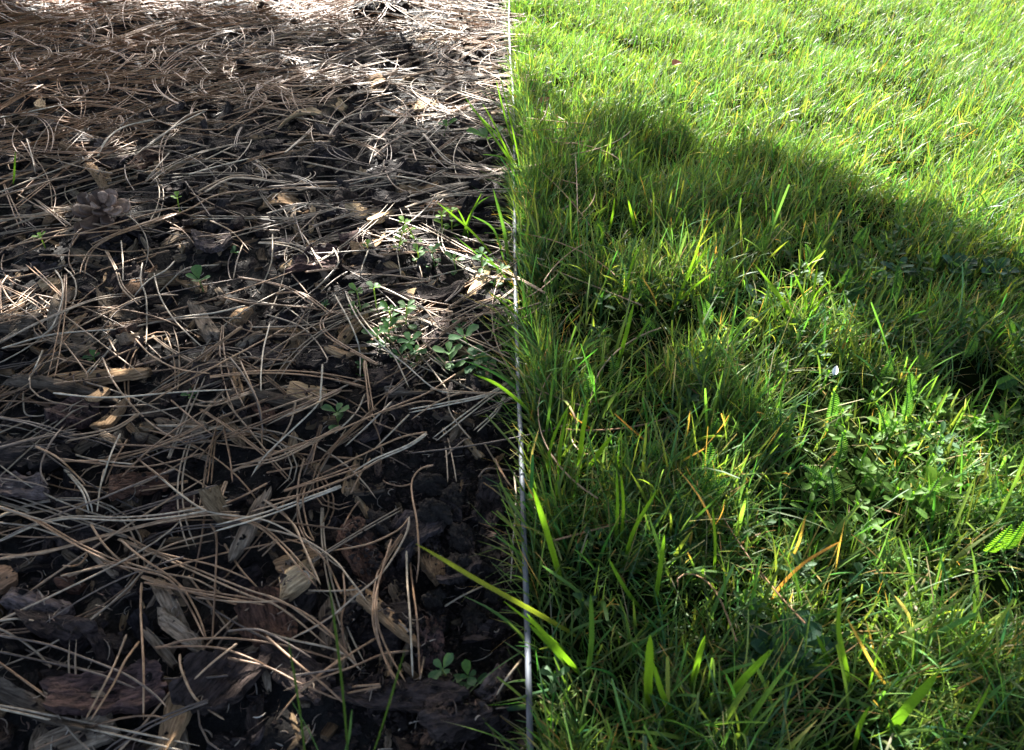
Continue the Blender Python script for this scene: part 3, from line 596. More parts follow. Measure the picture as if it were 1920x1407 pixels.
def needle_geo(P, r0, col, k=6, pair=0.0):
    """P (n,3) centre line -> V,F,col; pair>0 adds the twin needle of the fascicle"""
    n = len(P); s = np.linspace(0, 1, n); rr = r0 * (1 - 0.25 * s) * np.clip((1 - s) / 0.05, 0.15, 1) * np.clip(0.6 + s / 0.03, 0.6, 1)
    rr[:2] *= 1.25
    Ps = [P]
    if pair > 0:
        T = nrm(np.gradient(P, axis=0)); S = nrm(np.cross(T, np.array([0, 0, 1.0])))
        Ps.append(P + S * (pair * s[:, None] ** 1.2 + 1.5 * r0) + np.array([0, 0, 0.0004]))
    V, F = tubes(np.array(Ps), np.repeat(rr[None], len(Ps), 0), k)
    c = np.broadcast_to(np.asarray(col, float) * (1 + 0.0 * V[:, :1]), (len(V), 3)).copy()
    return V, F, c
ni = 0
ncell = {}
for Q in traced:
    q = resample(Q, 26)
    base = np.array([topH(*at(a, b, 0.004)[:2]) for a, b in q])
    off = rng.uniform(0.003, 0.010)
    zz = np.interp(np.arange(26), [0, 6, 13, 19, 25], [base[max(0, i - 3):i + 4].max() for i in (0, 6, 13, 19, 25)])
    sh = max(0, np.percentile(base - zz, 85)); zz = zz + sh + off + 0.001
    zz = zz + 0.0015 * np.sin(np.linspace(0, math.pi, 26))
    P = np.array([at(a, b, z) for (a, b), z in zip(q, zz)])
    m = P.mean(0)
    warm = (vnoise(m[0] * 12, m[1] * 12, 5) > 0.0) if rng.random() < 0.6 else rng.random() < 0.5
    col = NCOL[rng.choice([0, 3, 4]) if warm else rng.choice([1, 2, 5, 7])] * rng.uniform(0.75, 1.1)
    if q[:, 0].min() > 955: col = NCOL[7]
    V, F, c = needle_geo(P, 0.00068 if m[1] < 0.5 else 0.00074, col, 6, 0.0 if rng.random() < 0.8 else rng.uniform(0.001, 0.004))
    o = mk('pine_needle', V - P[0], F, M_needle, None, c); o.location = P[0]
    side = 'orange brown' if warm else 'grey tan'
    tag(o, '%s dry pine needle lying on top of the mulch' % side, 'pine needle', 'dry %s pine needles on the mulch' % side); ni += 1
print('traced needles', ni, 'chips', nchip + len(ind))

tag(mk('bark_fibres', FIB[0], FIB[1], M_needle, None, FIB[2]), 'fine shreds of bark and wood between the chips', 'bark fibres', kind='stuff')
# scattered needles
def gen_needles(x, y, seed):
    B = len(x); r = np.random.default_rng(seed); n = 13
    L = np.clip(r.normal(0.118, 0.024, B), 0.05, 0.165)
    short = r.random(B) < 0.18; L[short] *= 0.5
    ph0 = r.normal(0.15, 0.75, B) + np.where(r.random(B) < 0.5, math.pi, 0)
    k0 = r.normal(0, 6.5, B) * (r.random(B) < 0.8); hook = r.normal(0, 1, B) * (r.random(B) < 0.25) * 1.6
    s = np.linspace(0, 1, n)[None]
    ph = ph0[:, None] + k0[:, None] * L[:, None] * s + hook[:, None] * s ** 4
    ds = (L / (n - 1))[:, None]
    X = x[:, None] + np.cumsum(np.cos(ph) * ds, 1); Y = y[:, None] + np.cumsum(np.sin(ph) * ds, 1)
    X -= (X.mean(1) - x)[:, None]; Y -= (Y.mean(1) - y)[:, None]
    Hs = topH(X, Y)
    a = Hs[:, :4].max(1); b = Hs[:, -4:].max(1)
    Z = a[:, None] * (1 - s) + b[:, None] * s
    Z = Z + np.maximum(0, np.percentile(Hs - Z, 80, axis=1))[:, None] + 0.001
    return X, Y, Z, L
Nn = 8600
yy = 0.12 + 1.75 * rng.random(Nn) ** 0.72; xx = -rng.random(Nn) * (0.34 + 0.66 * yy) + 0.01
dens = np.ones(Nn)
pxx, pyy, _ = proj(xx, yy)
# thin cover near and right; thick carpet far left
dens = np.clip(0.34 + 0.8 * np.clip((yy - 0.55) / 0.6, 0, 1) + 0.5 * np.clip((-xx - 0.1) / 0.5, -0.3, 1) * np.clip((yy - 0.4) / 0.5, 0, 1), 0.1, 1)
dens *= 1 - 0.62 * np.exp(-(((pxx - 560) / 420) ** 2 + ((pyy - 300) / 170) ** 2))
dens *= np.clip(0.75 + 0.8 * fbm(xx, yy, 7, 2, 66), 0.15, 1)
dens *= np.where(np.exp(-(((xx + 0.04) / 0.055) ** 2 + ((yy - 0.28) / 0.11) ** 2)) > 0.35, 0.06, 1)
dens *= np.clip(0.55 + 1.4 * np.clip((yy - 0.30) / 0.55, 0, 1), 0, 1)
kp = (rng.random(Nn) < dens) & (xx < edge_x(yy) - 0.006)
xx, yy = xx[kp], yy[kp]
X, Y, Z, L = gen_needles(xx, yy, 5)
B = len(xx); lift = rng.random(B) ** 1.5 * (0.001 + 0.014 * np.clip((yy - 0.6) / 0.6, 0, 1))
tilt = rng.normal(0, 0.05, B) * L
sgrid = np.linspace(0, 1, 13)[None]
over = np.clip(np.minimum(X, 5) - (edge_x(Y) - 0.003), 0, None).max(1)          # those that reach over the edging rest on it
Z = Z + lift[:, None] + tilt[:, None] * (sgrid - 0.5) + 0.003 * np.sin(sgrid * math.pi) * rng.random(B)[:, None]
Z = np.where((over > 0)[:, None], np.maximum(Z, 0.011), Z)
P = np.stack([X, Y, Z], -1)
warmf = np.clip(0.42 + 0.9 * fbm(xx, yy, 5, 2, 88) + 0.6 * np.clip((-xx - 0.15) / 0.35, 0, 1) * np.clip((yy - 0.65) / 0.25, 0, 1), 0, 1)
warm = rng.random(B) < warmf
ci = np.where(warm, rng.choice([0, 3, 4, 4], B), rng.choice([1, 1, 5, 6, 2], B))
ncol = NCOL[ci] * rng.uniform(0.5, 1.1, (B, 1))
fl = np.clip((-xx - 0.1) / 0.4, 0, 1) * np.clip((yy - 0.6) / 0.4, 0, 1)
ncol = ncol * (1 + fl[:, None] * np.array([-0.08, -0.26, -0.42]))
dd = np.sqrt(xx ** 2 + yy ** 2 + CAM_H ** 2) / (L / 0.1)
vis = in_frame(xx, yy, 0); idx = np.argsort(np.where(vis, dd, 99)); take = set(idx[:max(0, 300 - ni)].tolist())
rest = np.array([i for i in range(B) if i not in take])
for i in take:
    V, F, c = needle_geo(P[i], 0.00066, ncol[i], 6, 0.0 if rng.random() < 0.6 else 0.003)
    o = mk('pine_needle', V - P[i][0], F, M_needle, None, c); o.location = P[i][0]
    side = 'orange brown' if warm[i] else 'grey tan'
    tag(o, '%s dry pine needle lying on top of the mulch' % side, 'pine needle', 'dry %s pine needles on the mulch' % side)
nx_ = 60; gy_ = 0.2 + 0.7 * rng.random(nx_); gx_ = edge_x(gy_) + 0.01 + np.abs(rng.normal(0, 0.05, nx_))
gX, gY, gZ, gL = gen_needles(gx_, gy_, 77); okn = gX.min(1) > 0.012
gZ = 0.008 + 0.012 * rng.random(nx_)[:, None] + rng.normal(0, 0.08, nx_)[:, None] * gL[:, None] * (sgrid - 0.5)
s = np.linspace(0, 1, 13); rr = 0.00066 * (1 - 0.3 * s) * np.clip((1 - s) / 0.08, 0.15, 1)
Pr = P[rest]; cr = ncol[rest]
pm = rng.random(len(Pr)) < 0.4; T = nrm(np.gradient(Pr[pm], axis=1)); S = nrm(np.cross(T, np.array([0, 0, 1.0])))
Pt = Pr[pm] + S * (rng.uniform(0.001, 0.008, (pm.sum(), 1, 1)) * s[None, :, None] + 0.0012)
Pr = np.concatenate([Pr, Pt, np.stack([gX, gY, gZ], -1)[okn]]); cr = np.concatenate([cr, cr[pm], NCOL[rng.choice([0, 3, 4], okn.sum())]])
V, F = tubes(Pr, np.repeat(rr[None], len(Pr), 0), 5)
tag(mk('pine_needle_litter', V, F, M_needle, None, np.repeat(cr, 13 * 5, 0)), 'carpet of fallen brown pine needles over the mulch bed', 'pine needles', kind='stuff')
print('needles', B, len(Pr))

# ------------------------------------------------------------ pine cone
def pine_cone():
    c = at(193, 395, 0.016); z = float(topH(c[0], c[1])) + 0.017
    root = empty('pine_cone', (c[0], c[1], z)); tag(root, 'small open brown pine cone lying on the needles at left', 'pine cone')
    ax = nrm(np.array([0.35, -0.30, 0.85])); e1 = nrm(np.cross(ax, [0, 0, 1.0])); e2 = np.cross(ax, e1)
    Pc = np.array([ax * t for t in np.linspace(-0.012, 0.011, 8)]); rc = np.array([0.002, 0.006, 0.0075, 0.007, 0.006, 0.005, 0.0035, 0.001])
    V, F = tubes(Pc[None], rc[None], 10); mk('core', V, F, M_cone, root)
    ns = 22
    for i in range(ns):
        t = i / (ns - 1); a = i * 2.39996
        Lr = 0.026 * (1 - 0.55 * t ** 1.6) * random.uniform(0.9, 1.08); Wd = 0.0125 * (1 - 0.5 * t)
        out = e1 * math.cos(a) + e2 * math.sin(a); el = -0.15 + 1.15 * t ** 1.4 + random.gauss(0, 0.08)
        d = nrm(out * math.cos(el) + ax * math.sin(el)); side = nrm(np.cross(ax, out)); upn = np.cross(d, side) * -1
        b = ax * (-0.010 + 0.019 * t) + out * 0.003
        nu, nv = 8, 5; u = np.linspace(0, 1, nu)[:, None]; v = np.linspace(-1, 1, nv)[None]
        wprof = Wd * (0.35 + 0.75 * np.sin(np.clip(u * 1.15, 0, 1) * math.pi * 0.62)) * np.where(u > 0.86, 1 - (u - 0.86) * 4.2, 1)
        cen = b + d * (u * Lr)[..., None] + upn * (-0.04 * Lr * u ** 2.2 * (1 - v * v * 0.3))[..., None]
        topv = cen + side * (wprof * v)[..., None] * 0.62 + upn * (0.0008 + 0.0014 * u ** 2 * (1 - v * v))[..., None]
        botv = cen + side * (wprof * v)[..., None] * 0.6 - upn * (0.0006 + 0.0012 * u ** 2 + 0 * v)[..., None]
        ii = np.arange(nu - 1)[:, None] * nv; jj = np.arange(nv - 1)[None]
        Ft = np.stack([ii + jj, ii + nv + jj, ii + nv + jj + 1, ii + jj + 1], -1).reshape(-1, 4); N_ = nu * nv
        ring = np.concatenate([np.arange(nu) * nv, (nu - 1) * nv + np.arange(1, nv), np.arange(nu - 2, -1, -1) * nv + nv - 1, np.arange(nv - 2, 0, -1)]); r2 = np.roll(ring, -1)
        Fa = np.concatenate([Ft, Ft[:, ::-1] + N_, np.stack([ring, ring + N_, r2 + N_, r2], -1)])
        mk('scale', np.concatenate([topv.reshape(-1, 3), botv.reshape(-1, 3)]), Fa, M_conetip if random.random() < 0.55 else M_cone, root)
    return root
pine_cone()

# ------------------------------------------------------------ leaf plants
def leaf_geo(b, d, upv, L, W, curl=0.25, cup=0.25, nu=8, nv=5, pw=0.75, stalk=0.12, wav=0.0):
    d = nrm(d); side = nrm(np.cross(d, upv)); n_ = nrm(np.cross(side, d))
    u = np.linspace(0, 1, nu)[:, None]; v = np.linspace(-1, 1, nv)[None]
    x = np.clip((u - stalk) / (1 - stalk), 0, 1)
    w = W / 2 * ((np.sin(x ** pw * math.pi) ** 0.72) if pw != 1.5 else np.clip(x ** 1.05 * (1 - x) ** 0.42 * 1.75, 0, 1.02)) + 0.0002
    P = b + d * (u * L)[..., None] * 1.0 + side * (w * v)[..., None] + n_ * (cup * w * v * v - curl * L * u ** 2 + wav * W * np.sin(u * 9 + v * 2))[..., None]
    P = P.reshape(-1, 3)
    i = np.arange(nu - 1)[:, None] * nv; j = np.arange(nv - 1)[None]
    F = np.stack([i + j, i + nv + j, i + nv + j + 1, i + j + 1], -1).reshape(-1, 4)
    return P, F
SEED_G = [(0.08, 0.165, 0.075), (0.12, 0.21, 0.095), (0.06, 0.13, 0.07), (0.15, 0.27, 0.06)]
def seedling(px, py, h, nodes, leaf, tone, label, lean=(0, 0), group='small green seedlings in the mulch bed', lw=0.62, name='seedling', mapx=None, kidx=None):
    c = at(px, py, 0.0) if mapx is None else np.array(mapx)
    z = float(topH(c[0], c[1])) if c[0] < edge_x(c[1]) else float(lawnH(c[0], c[1]))
    root = empty(name, (c[0], c[1], z)); tag(root, label, 'seedling' if name == 'seedling' else 'weed', group)
    n = 8; s = np.linspace(0, 1, n); cv = np.array([random.gauss(0, 0.2) + lean[0], random.gauss(0, 0.2) + lean[1]])
    P = np.stack([cv[0] * h * s ** 1.5, cv[1] * h * s ** 1.5, h * s - 0.002], -1)
    V, F = tubes(P[None], np.full((1, n), 0.0006), 6)
    base = np.array(SEED_G[tone])
    mk('stem', V, F, M_weed, root, base * np.array([1.6, 1.1, 1.0]))
    a0 = random.uniform(0, 3.14)
    for k in range(nodes):
        t = 1.0 if nodes == 1 else 0.25 + 0.75 * k / (nodes - 1)
        b = np.array([np.interp(t, s, P[:, i]) for i in range(3)])
        nl = 2 if k < nodes - 1 else 4
        for j in range(nl):
            a = a0 + k * 1.57 + j * (6.283 / nl) + random.gauss(0, 0.15)
            top_ = k == nodes - 1
            ls = leaf * random.uniform(0.8, 1.15) * (0.72 if (top_ and j % 2) else 1.0)
            el = random.uniform(0.2, 0.65) + (0.25 if top_ else 0)
            d = np.array([math.cos(a) * math.cos(el), math.sin(a) * math.cos(el), math.sin(el)])
            V, F = leaf_geo(b, d, np.array([0, 0, 1.0]), ls, ls * lw * 1.15, random.uniform(0.1, 0.35), random.uniform(0.15, 0.5), nu=10, pw=1.5)
            mk('leaf', V, F, M_weed, root, base * random.uniform(0.8, 1.25))
    return root
SEEDS = [ # px, py, height, nodes, leaf, tone, label
 (338, 400, .016, 1, .009, 3, 'bright green two leaved seedling right of the pine cone'),
 (78, 450, .014, 1, .009, 3, 'bright yellow green seedling below left of the pine cone'),
 (378, 535, .014, 1, .017, 0, 'narrow leaved dark green seedling in mid left bed'),
 (443, 462, .008, 1, .007, 0, 'tiny grey green seedling by the grey bark lump'),
 (608, 578, .008, 1, .007, 0, 'tiny seedling at the tip of the two red brown needles'),
 (172, 668, .012, 1, .010, 0, 'round leaved seedling at left above the thick tan stick'),
 (370, 745, .008, 1, .008, 0, 'tiny dark seedling under the long needles left of centre'),
 (632, 790, .014, 2, .012, 1, 'lone pale green seedling in the centre of the bed'),
 (660, 592, .016, 2, .009, 1, 'leftmost seedling of the patch near the edging'),
 (679, 596, .018, 2, .010, 1, 'seedling second from left at the top of the patch'),
 (708, 590, .026, 2, .009, 1, 'taller thin seedling rising at the top of the patch'),
 (736, 612, .020, 3, .010, 0, 'leafy seedling in the upper middle of the patch'),
 (762, 622, .022, 3, .011, 1, 'pale topped seedling at the upper right of the patch'),
 (712, 640, .018, 3, .011, 0, 'dark seedling on the left flank of the patch'),
 (730, 648, .018, 3, .011, 0, 'dark bushy seedling in the middle of the patch'),
 (772, 668, .018, 3, .012, 0, 'broad leaved seedling low in the middle of the patch'),
 (750, 672, .012, 2, .010, 0, 'low dark seedling at the foot of the patch'),
 (783, 676, .012, 2, .010, 0, 'low seedling beside the broad leaved one'),
 (846, 690, .018, 3, .013, 1, 'pale green seedling left of the dark pair near the edging'),
 (858, 634, .012, 2, .010, 0, 'small dark seedling above the pale green one'),
 (888, 660, .028, 3, .013, 0, 'tallest dark seedling beside the metal edging'),
 (893, 690, .016, 3, .012, 0, 'lower dark seedling beside the metal edging'),
 (920, 695, .012, 2, .011, 0, 'small seedling nearest the metal edging'),
 (672, 690, .010, 2, .007, 0, 'tiny pale sprig below the left of the patch'),
 (749, 480, .020, 3, .008, 3, 'fresh yellow green sprig left of the edging tuft'),
 (781, 462, .022, 3, .008, 3, 'fresh sprig above the yellow green one'),
 (830, 448, .026, 3, .009, 3, 'tallest fresh green sprig near the edging tuft'),
 (848, 442, .022, 3, .008, 3, 'fresh green sprig nearest the edging tuft'),
 (786, 496, .016, 3, .009, 1, 'low green sprig under the fresh ones'),
 (816, 505, .018, 3, .010, 0, 'bushy dark sprig below the fresh ones'),
 (856, 515, .016, 2, .010, 1, 'pale crossed leaves sprig left of the pale slanting chip'),
 (905, 520, .018, 3, .009, 0, 'soft grey green sprig against the edging'),
 (925, 535, .018, 3, .009, 0, 'soft green sprig touching the metal edging'),
 (690, 478, .008, 1, .007, 1, 'tiny pale sprout beside the slanting chip'),
 (838, 1262, .010, 2, .009, 1, 'small round leaved sprout near the bottom of the edging'),
 (889, 1268, .010, 2, .009, 0, 'small sprout right of the other one near the bottom'),
 (832, 258, .014, 1, .014, 0, 'small grey green sprout in the upper bed'),
 (922, 280, .020, 1, .026, 0, 'broad bladed seedling beside the upper edging'),
]
for (px, py, h, nd, lf, tn, lb) in SEEDS:
    seedling(px, py, h, nd, lf, tn, lb)

# ------------------------------------------------------------ lawn grass
GCOL = np.array([(0.082, 0.150, 0.036), (0.104, 0.180, 0.040), (0.066, 0.122, 0.042), (0.112, 0.195, 0.040), (0.072, 0.125, 0.050)])
DRY = np.array([(0.34, 0.23, 0.08), (0.40, 0.34, 0.18), (0.36, 0.20, 0.08), (0.33, 0.29, 0.2)])
HOLES = [(1450, 118, 40, 12), (1700, 190, 50, 16), (1385, 205, 25, 14), (1690, 320, 50, 10), (1240, 300, 30, 12), (1780, 720, 40, 20), (985, 760, 22, 120), (1000, 900, 20, 60), (1560, 1230, 60, 30), (1050, 640, 30, 20), (1500, 560, 40, 16), (1385, 430, 45, 14)]
def blades(x, y, L, W, th0, kap, az, cols, dry, blunt, twist, H=lawnH, ncol3=False, n=6, root=0.0):
    B = len(x); s = np.linspace(0, 1, n)[None]
    th = th0[:, None] + kap[:, None] * s
    ds = (L / (n - 1))[:, None]
    h = np.concatenate([np.zeros((B, 1)), np.cumsum(np.sin(th[:, :-1]) * ds, 1)], 1); z = np.concatenate([np.zeros((B, 1)), np.cumsum(np.cos(th[:, :-1]) * ds, 1)], 1)
    az2 = az[:, None] + twist[:, None] * 0.25 * s
    dx, dy = np.cos(az2), np.sin(az2)
    X = x[:, None] + h * dx; Y = y[:, None] + h * dy
    g = H(x, y)
    Z = g[:, None] + np.maximum(z, 0.001) - root * 0.002
    P = np.stack([X, Y, Z], -1)
    T = nrm(np.gradient(P, axis=1)); hor = np.stack([-np.sin(az2), np.cos(az2), 0 * az2], -1)
    nn = nrm(np.cross(T, hor)); ang = (twist[:, None] * (0.4 + s))[..., None]
    S = nrm(hor * np.cos(ang) + nn * np.sin(ang)); N_ = nrm(np.cross(S, T))
    prof = np.where(blunt[:, None], np.clip(1.0 - 0.25 * s, 0, 1) * np.where(s > 0.99, 0.7, 1), (1 - s ** 2.4) * 0.98 + 0.02) * (0.6 + 0.4 * np.clip(s / 0.25, 0, 1))
    Wd = W[:, None] / 2 * prof
    c = cols[:, None, :] * (0.85 + 0.3 * s[..., None])
    dt = dry[:, None, None]
    fd = np.clip((s[..., None] - dt) / 0.22 + 0.3, 0, 1); dc = DRY[(np.abs((x * 9973).astype(int)) % 4)] * (0.55 + 0.45 * np.abs(np.sin(y * 7919)))[:, None]; c = c * (1 - fd) + dc[:, None, :] * fd
    base_pale = np.clip(1 - s / 0.2, 0, 1)[..., None]
    c = c * (1 - 0.6 * base_pale) + np.array([0.16, 0.17, 0.07]) * 0.6 * base_pale
    k = 3 if ncol3 else 2
    V, F = ribbons(P, Wd, S, N_ if ncol3 else None, 0.45)
    return V, F, np.repeat(c.reshape(-1, 3), k, 0)
def lawn_points(n, seed):
    r = np.random.default_rng(seed)
    y = 0.04 + 2.0 * r.random(n) ** 0.84; ee = r.random(n) < 0.05; x = edge_x(y) + 0.003 + np.where(ee, 0.03 / (0.33 + 0.8 * y), 1.0) * r.random(n) * (0.33 + 0.8 * y)
    px, py, _ = proj(x, y)
    keep = np.ones(n, bool)
    for (a, b, c, d) in HOLES: keep &= ~((((px - a) / c) ** 2 + ((py - b) / d) ** 2 < 1) & (r.random(n) < 0.7))
    cl = fbm(x, y, 16, 3, 51); keep &= r.random(n) < np.clip(0.60 + 0.14 * np.clip((y - 0.5) / 0.3, 0, 1) + 1.1 * cl, 0.08 + 0.07 * (y > 0.5) + 0.55 * np.clip((y - 0.5) / 0.3, 0, 1), 1)
    return x[keep], y[keep], cl[keep], px[keep], py[keep], r
def grass_layer(n, seed, kind):
    x, y, cl, px, py, r = lawn_points(n, seed); B = len(x)
    big = fbm(x, y, 5, 2, 58)
    if kind == 'up':
        L = np.clip(r.lognormal(math.log(0.034), 0.30, B), 0.015, 0.075) * (1 + 0.6 * cl) * (1 + 0.25 * big)
        W = r.uniform(0.0006, 0.0017, B) * np.clip(1.1 - 0.3 * (y - 0.3), 0.75, 1.1); th0 = np.abs(r.normal(0.25, 0.28, B)); kap = np.abs(r.normal(0.6, 0.55, B)); dryp = 0.03
    elif kind == 'tall':
        L = np.clip(r.lognormal(math.log(0.052), 0.22, B), 0.03, 0.085); W = r.uniform(0.0015, 0.0029, B) * np.clip(1.15 - 0.5 * (y - 0.3), 0.6, 1.15); th0 = np.abs(r.normal(0.2, 0.22, B)); kap = np.abs(r.normal(0.45, 0.4, B)); dryp = 0.012
    elif kind == 'stem':
        L = np.clip(r.lognormal(math.log(0.046), 0.3, B), 0.02, 0.075); W = r.uniform(0.0005, 0.0010, B); th0 = r.uniform(0.3, 1.2, B); kap = r.normal(0.5, 0.7, B); dryp = 0.65
    else:
        L = np.clip(r.lognormal(math.log(0.028), 0.35, B), 0.01, 0.06); W = r.uniform(0.0007, 0.0017, B); th0 = r.uniform(0.6, 1.4, B); kap = r.normal(0.3, 0.6, B); dryp = 0.4
    L = L * (1.0 - 0.48 * np.clip((y - 0.45) / 0.65, 0, 1))
    wd = ((px - 1760) / 260) ** 2 + ((py - 560) / 150) ** 2 < 1; wd |= ((px - 1700) / 190) ** 2 + ((py - 830) / 110) ** 2 < 1
    L = np.where(wd, L * 0.74, L)
    az = r.uniform(0, 2 * math.pi, B); wind = r.random(B) < 0.45 * np.clip((y - 0.5) / 0.5, 0.2, 1); az = np.where(wind, r.normal(0.5, 0.5, B), az)
    nearedge = (x - edge_x(y) < 0.03) & (r.random(B) < 0.55)
    az = np.where(nearedge, r.normal(2.6, 0.8, B), az)
    th0 = np.where(nearedge & (kind != 'mat'), np.clip(th0 + 0.25, 0, 1.3), th0)
    cidx = np.clip(((cl * 1.5 + 0.5) * 3 + r.normal(0, 1.0, B)), 0, 4).astype(int)
    cols = GCOL[cidx] * r.uniform(0.75, 1.3, (B, 1)) * np.stack([1 + 0.25 * r.normal(size=B), np.ones(B), np.ones(B)], -1).clip(0.5, 1.6)
    bluish = r.random(B) < 0.12; cols[bluish] = cols[bluish] * np.array([0.85, 0.9, 1.6])
    dryb = r.random(B) < dryp * np.clip(1.4 - 0.9 * y, 0.3, 1); dt = np.where(dryb, r.choice([-1.0, 0.4, 0.65, 0.75], B), 2.0)
    tip = r.random(B) < 0.03; dt = np.where(tip & ~dryb, 0.75, dt)
    blunt = r.random(B) < (0.3 if kind != 'mat' else 0.05)
    tw = r.normal(0, 0.6, B)
    dpt = np.sqrt(x * x + y * y)
    near = dpt < 0.75
    A = []
    for m, c3, n_ in ((near, True, 8), (~near, False, 5)):
        if m.sum(): A.append(blades(x[m], y[m], L[m], W[m], th0[m], kap[m], az[m], cols[m], dt[m], blunt[m], tw[m], ncol3=c3, n=n_))
    return A
acc = Acc()
for args in ((195000, 21, 'up'), (6500, 22, 'tall'), (60000, 23, 'mat'), (26000, 24, 'stem')):
    for V, F, c in grass_layer(*args): acc.add(V, F, c)
tag(acc.build('lawn_grass', M_grass), 'thick green lawn grass right of the metal edging', 'grass', kind='stuff')
print('grass verts', acc.n)

# ------------------------------------------------------------ single tufts that stand out
def trace_blade(pts, W, col, depth_lean=0.0, zb=0.0, dry=None, n=10, side_tw=0.3):
    """pts: pixels from root to tip; the root is on the ground, the rest stands in the plane through it"""
    q = resample(np.array(pts, float), n); b = at(q[0][0], q[0][1], zb)
    P = np.array([at_depth(a, c, b[1] + depth_lean * t) for (a, c), t in zip(q, np.linspace(0, 1, n))])
    s = np.linspace(0, 1, n)
    T = nrm(np.gradient(P, axis=0)); S = nrm(np.cross(T, np.array([random.gauss(0, .35), -1, 0.5 + random.gauss(0, .3)]))); N_ = nrm(np.cross(S, T))
    prof = ((1 - s ** 7.0) * 0.9 + 0.1) * (0.65 + 0.35 * np.clip(s / 0.2, 0, 1))
    V, F = ribbons(P[None], (W / 2 * prof)[None], S[None], N_[None], 0.35)
    c = np.repeat((np.array(col)[None] * (0.9 + 0.2 * s[:, None])), 3, 0)
    if dry is not None: c = np.where(np.repeat(s > dry, 3)[:, None], DRY[0], c)
    return V, F, c * (0.85 + 0.15 * np.sin(np.arange(len(c)) * 2.4))[:, None]
g5 = (0.035, 0.075, 0.022)
g1, g2, g3, g4 = (0.075, 0.17, 0.02), (0.10, 0.21, 0.02), (0.05, 0.12, 0.03), (0.055, 0.12, 0.065)
OR = (0.34, 0.18, 0.07); YE = tuple(DRY[0]); ST = tuple(DRY[1])
def S3(o, pts): return [(a * 0.334 + o[0], b * 0.334 + o[1]) for a, b in pts]
G_, H_, I_ = (940, 420), (940, 880), (1280, 937)
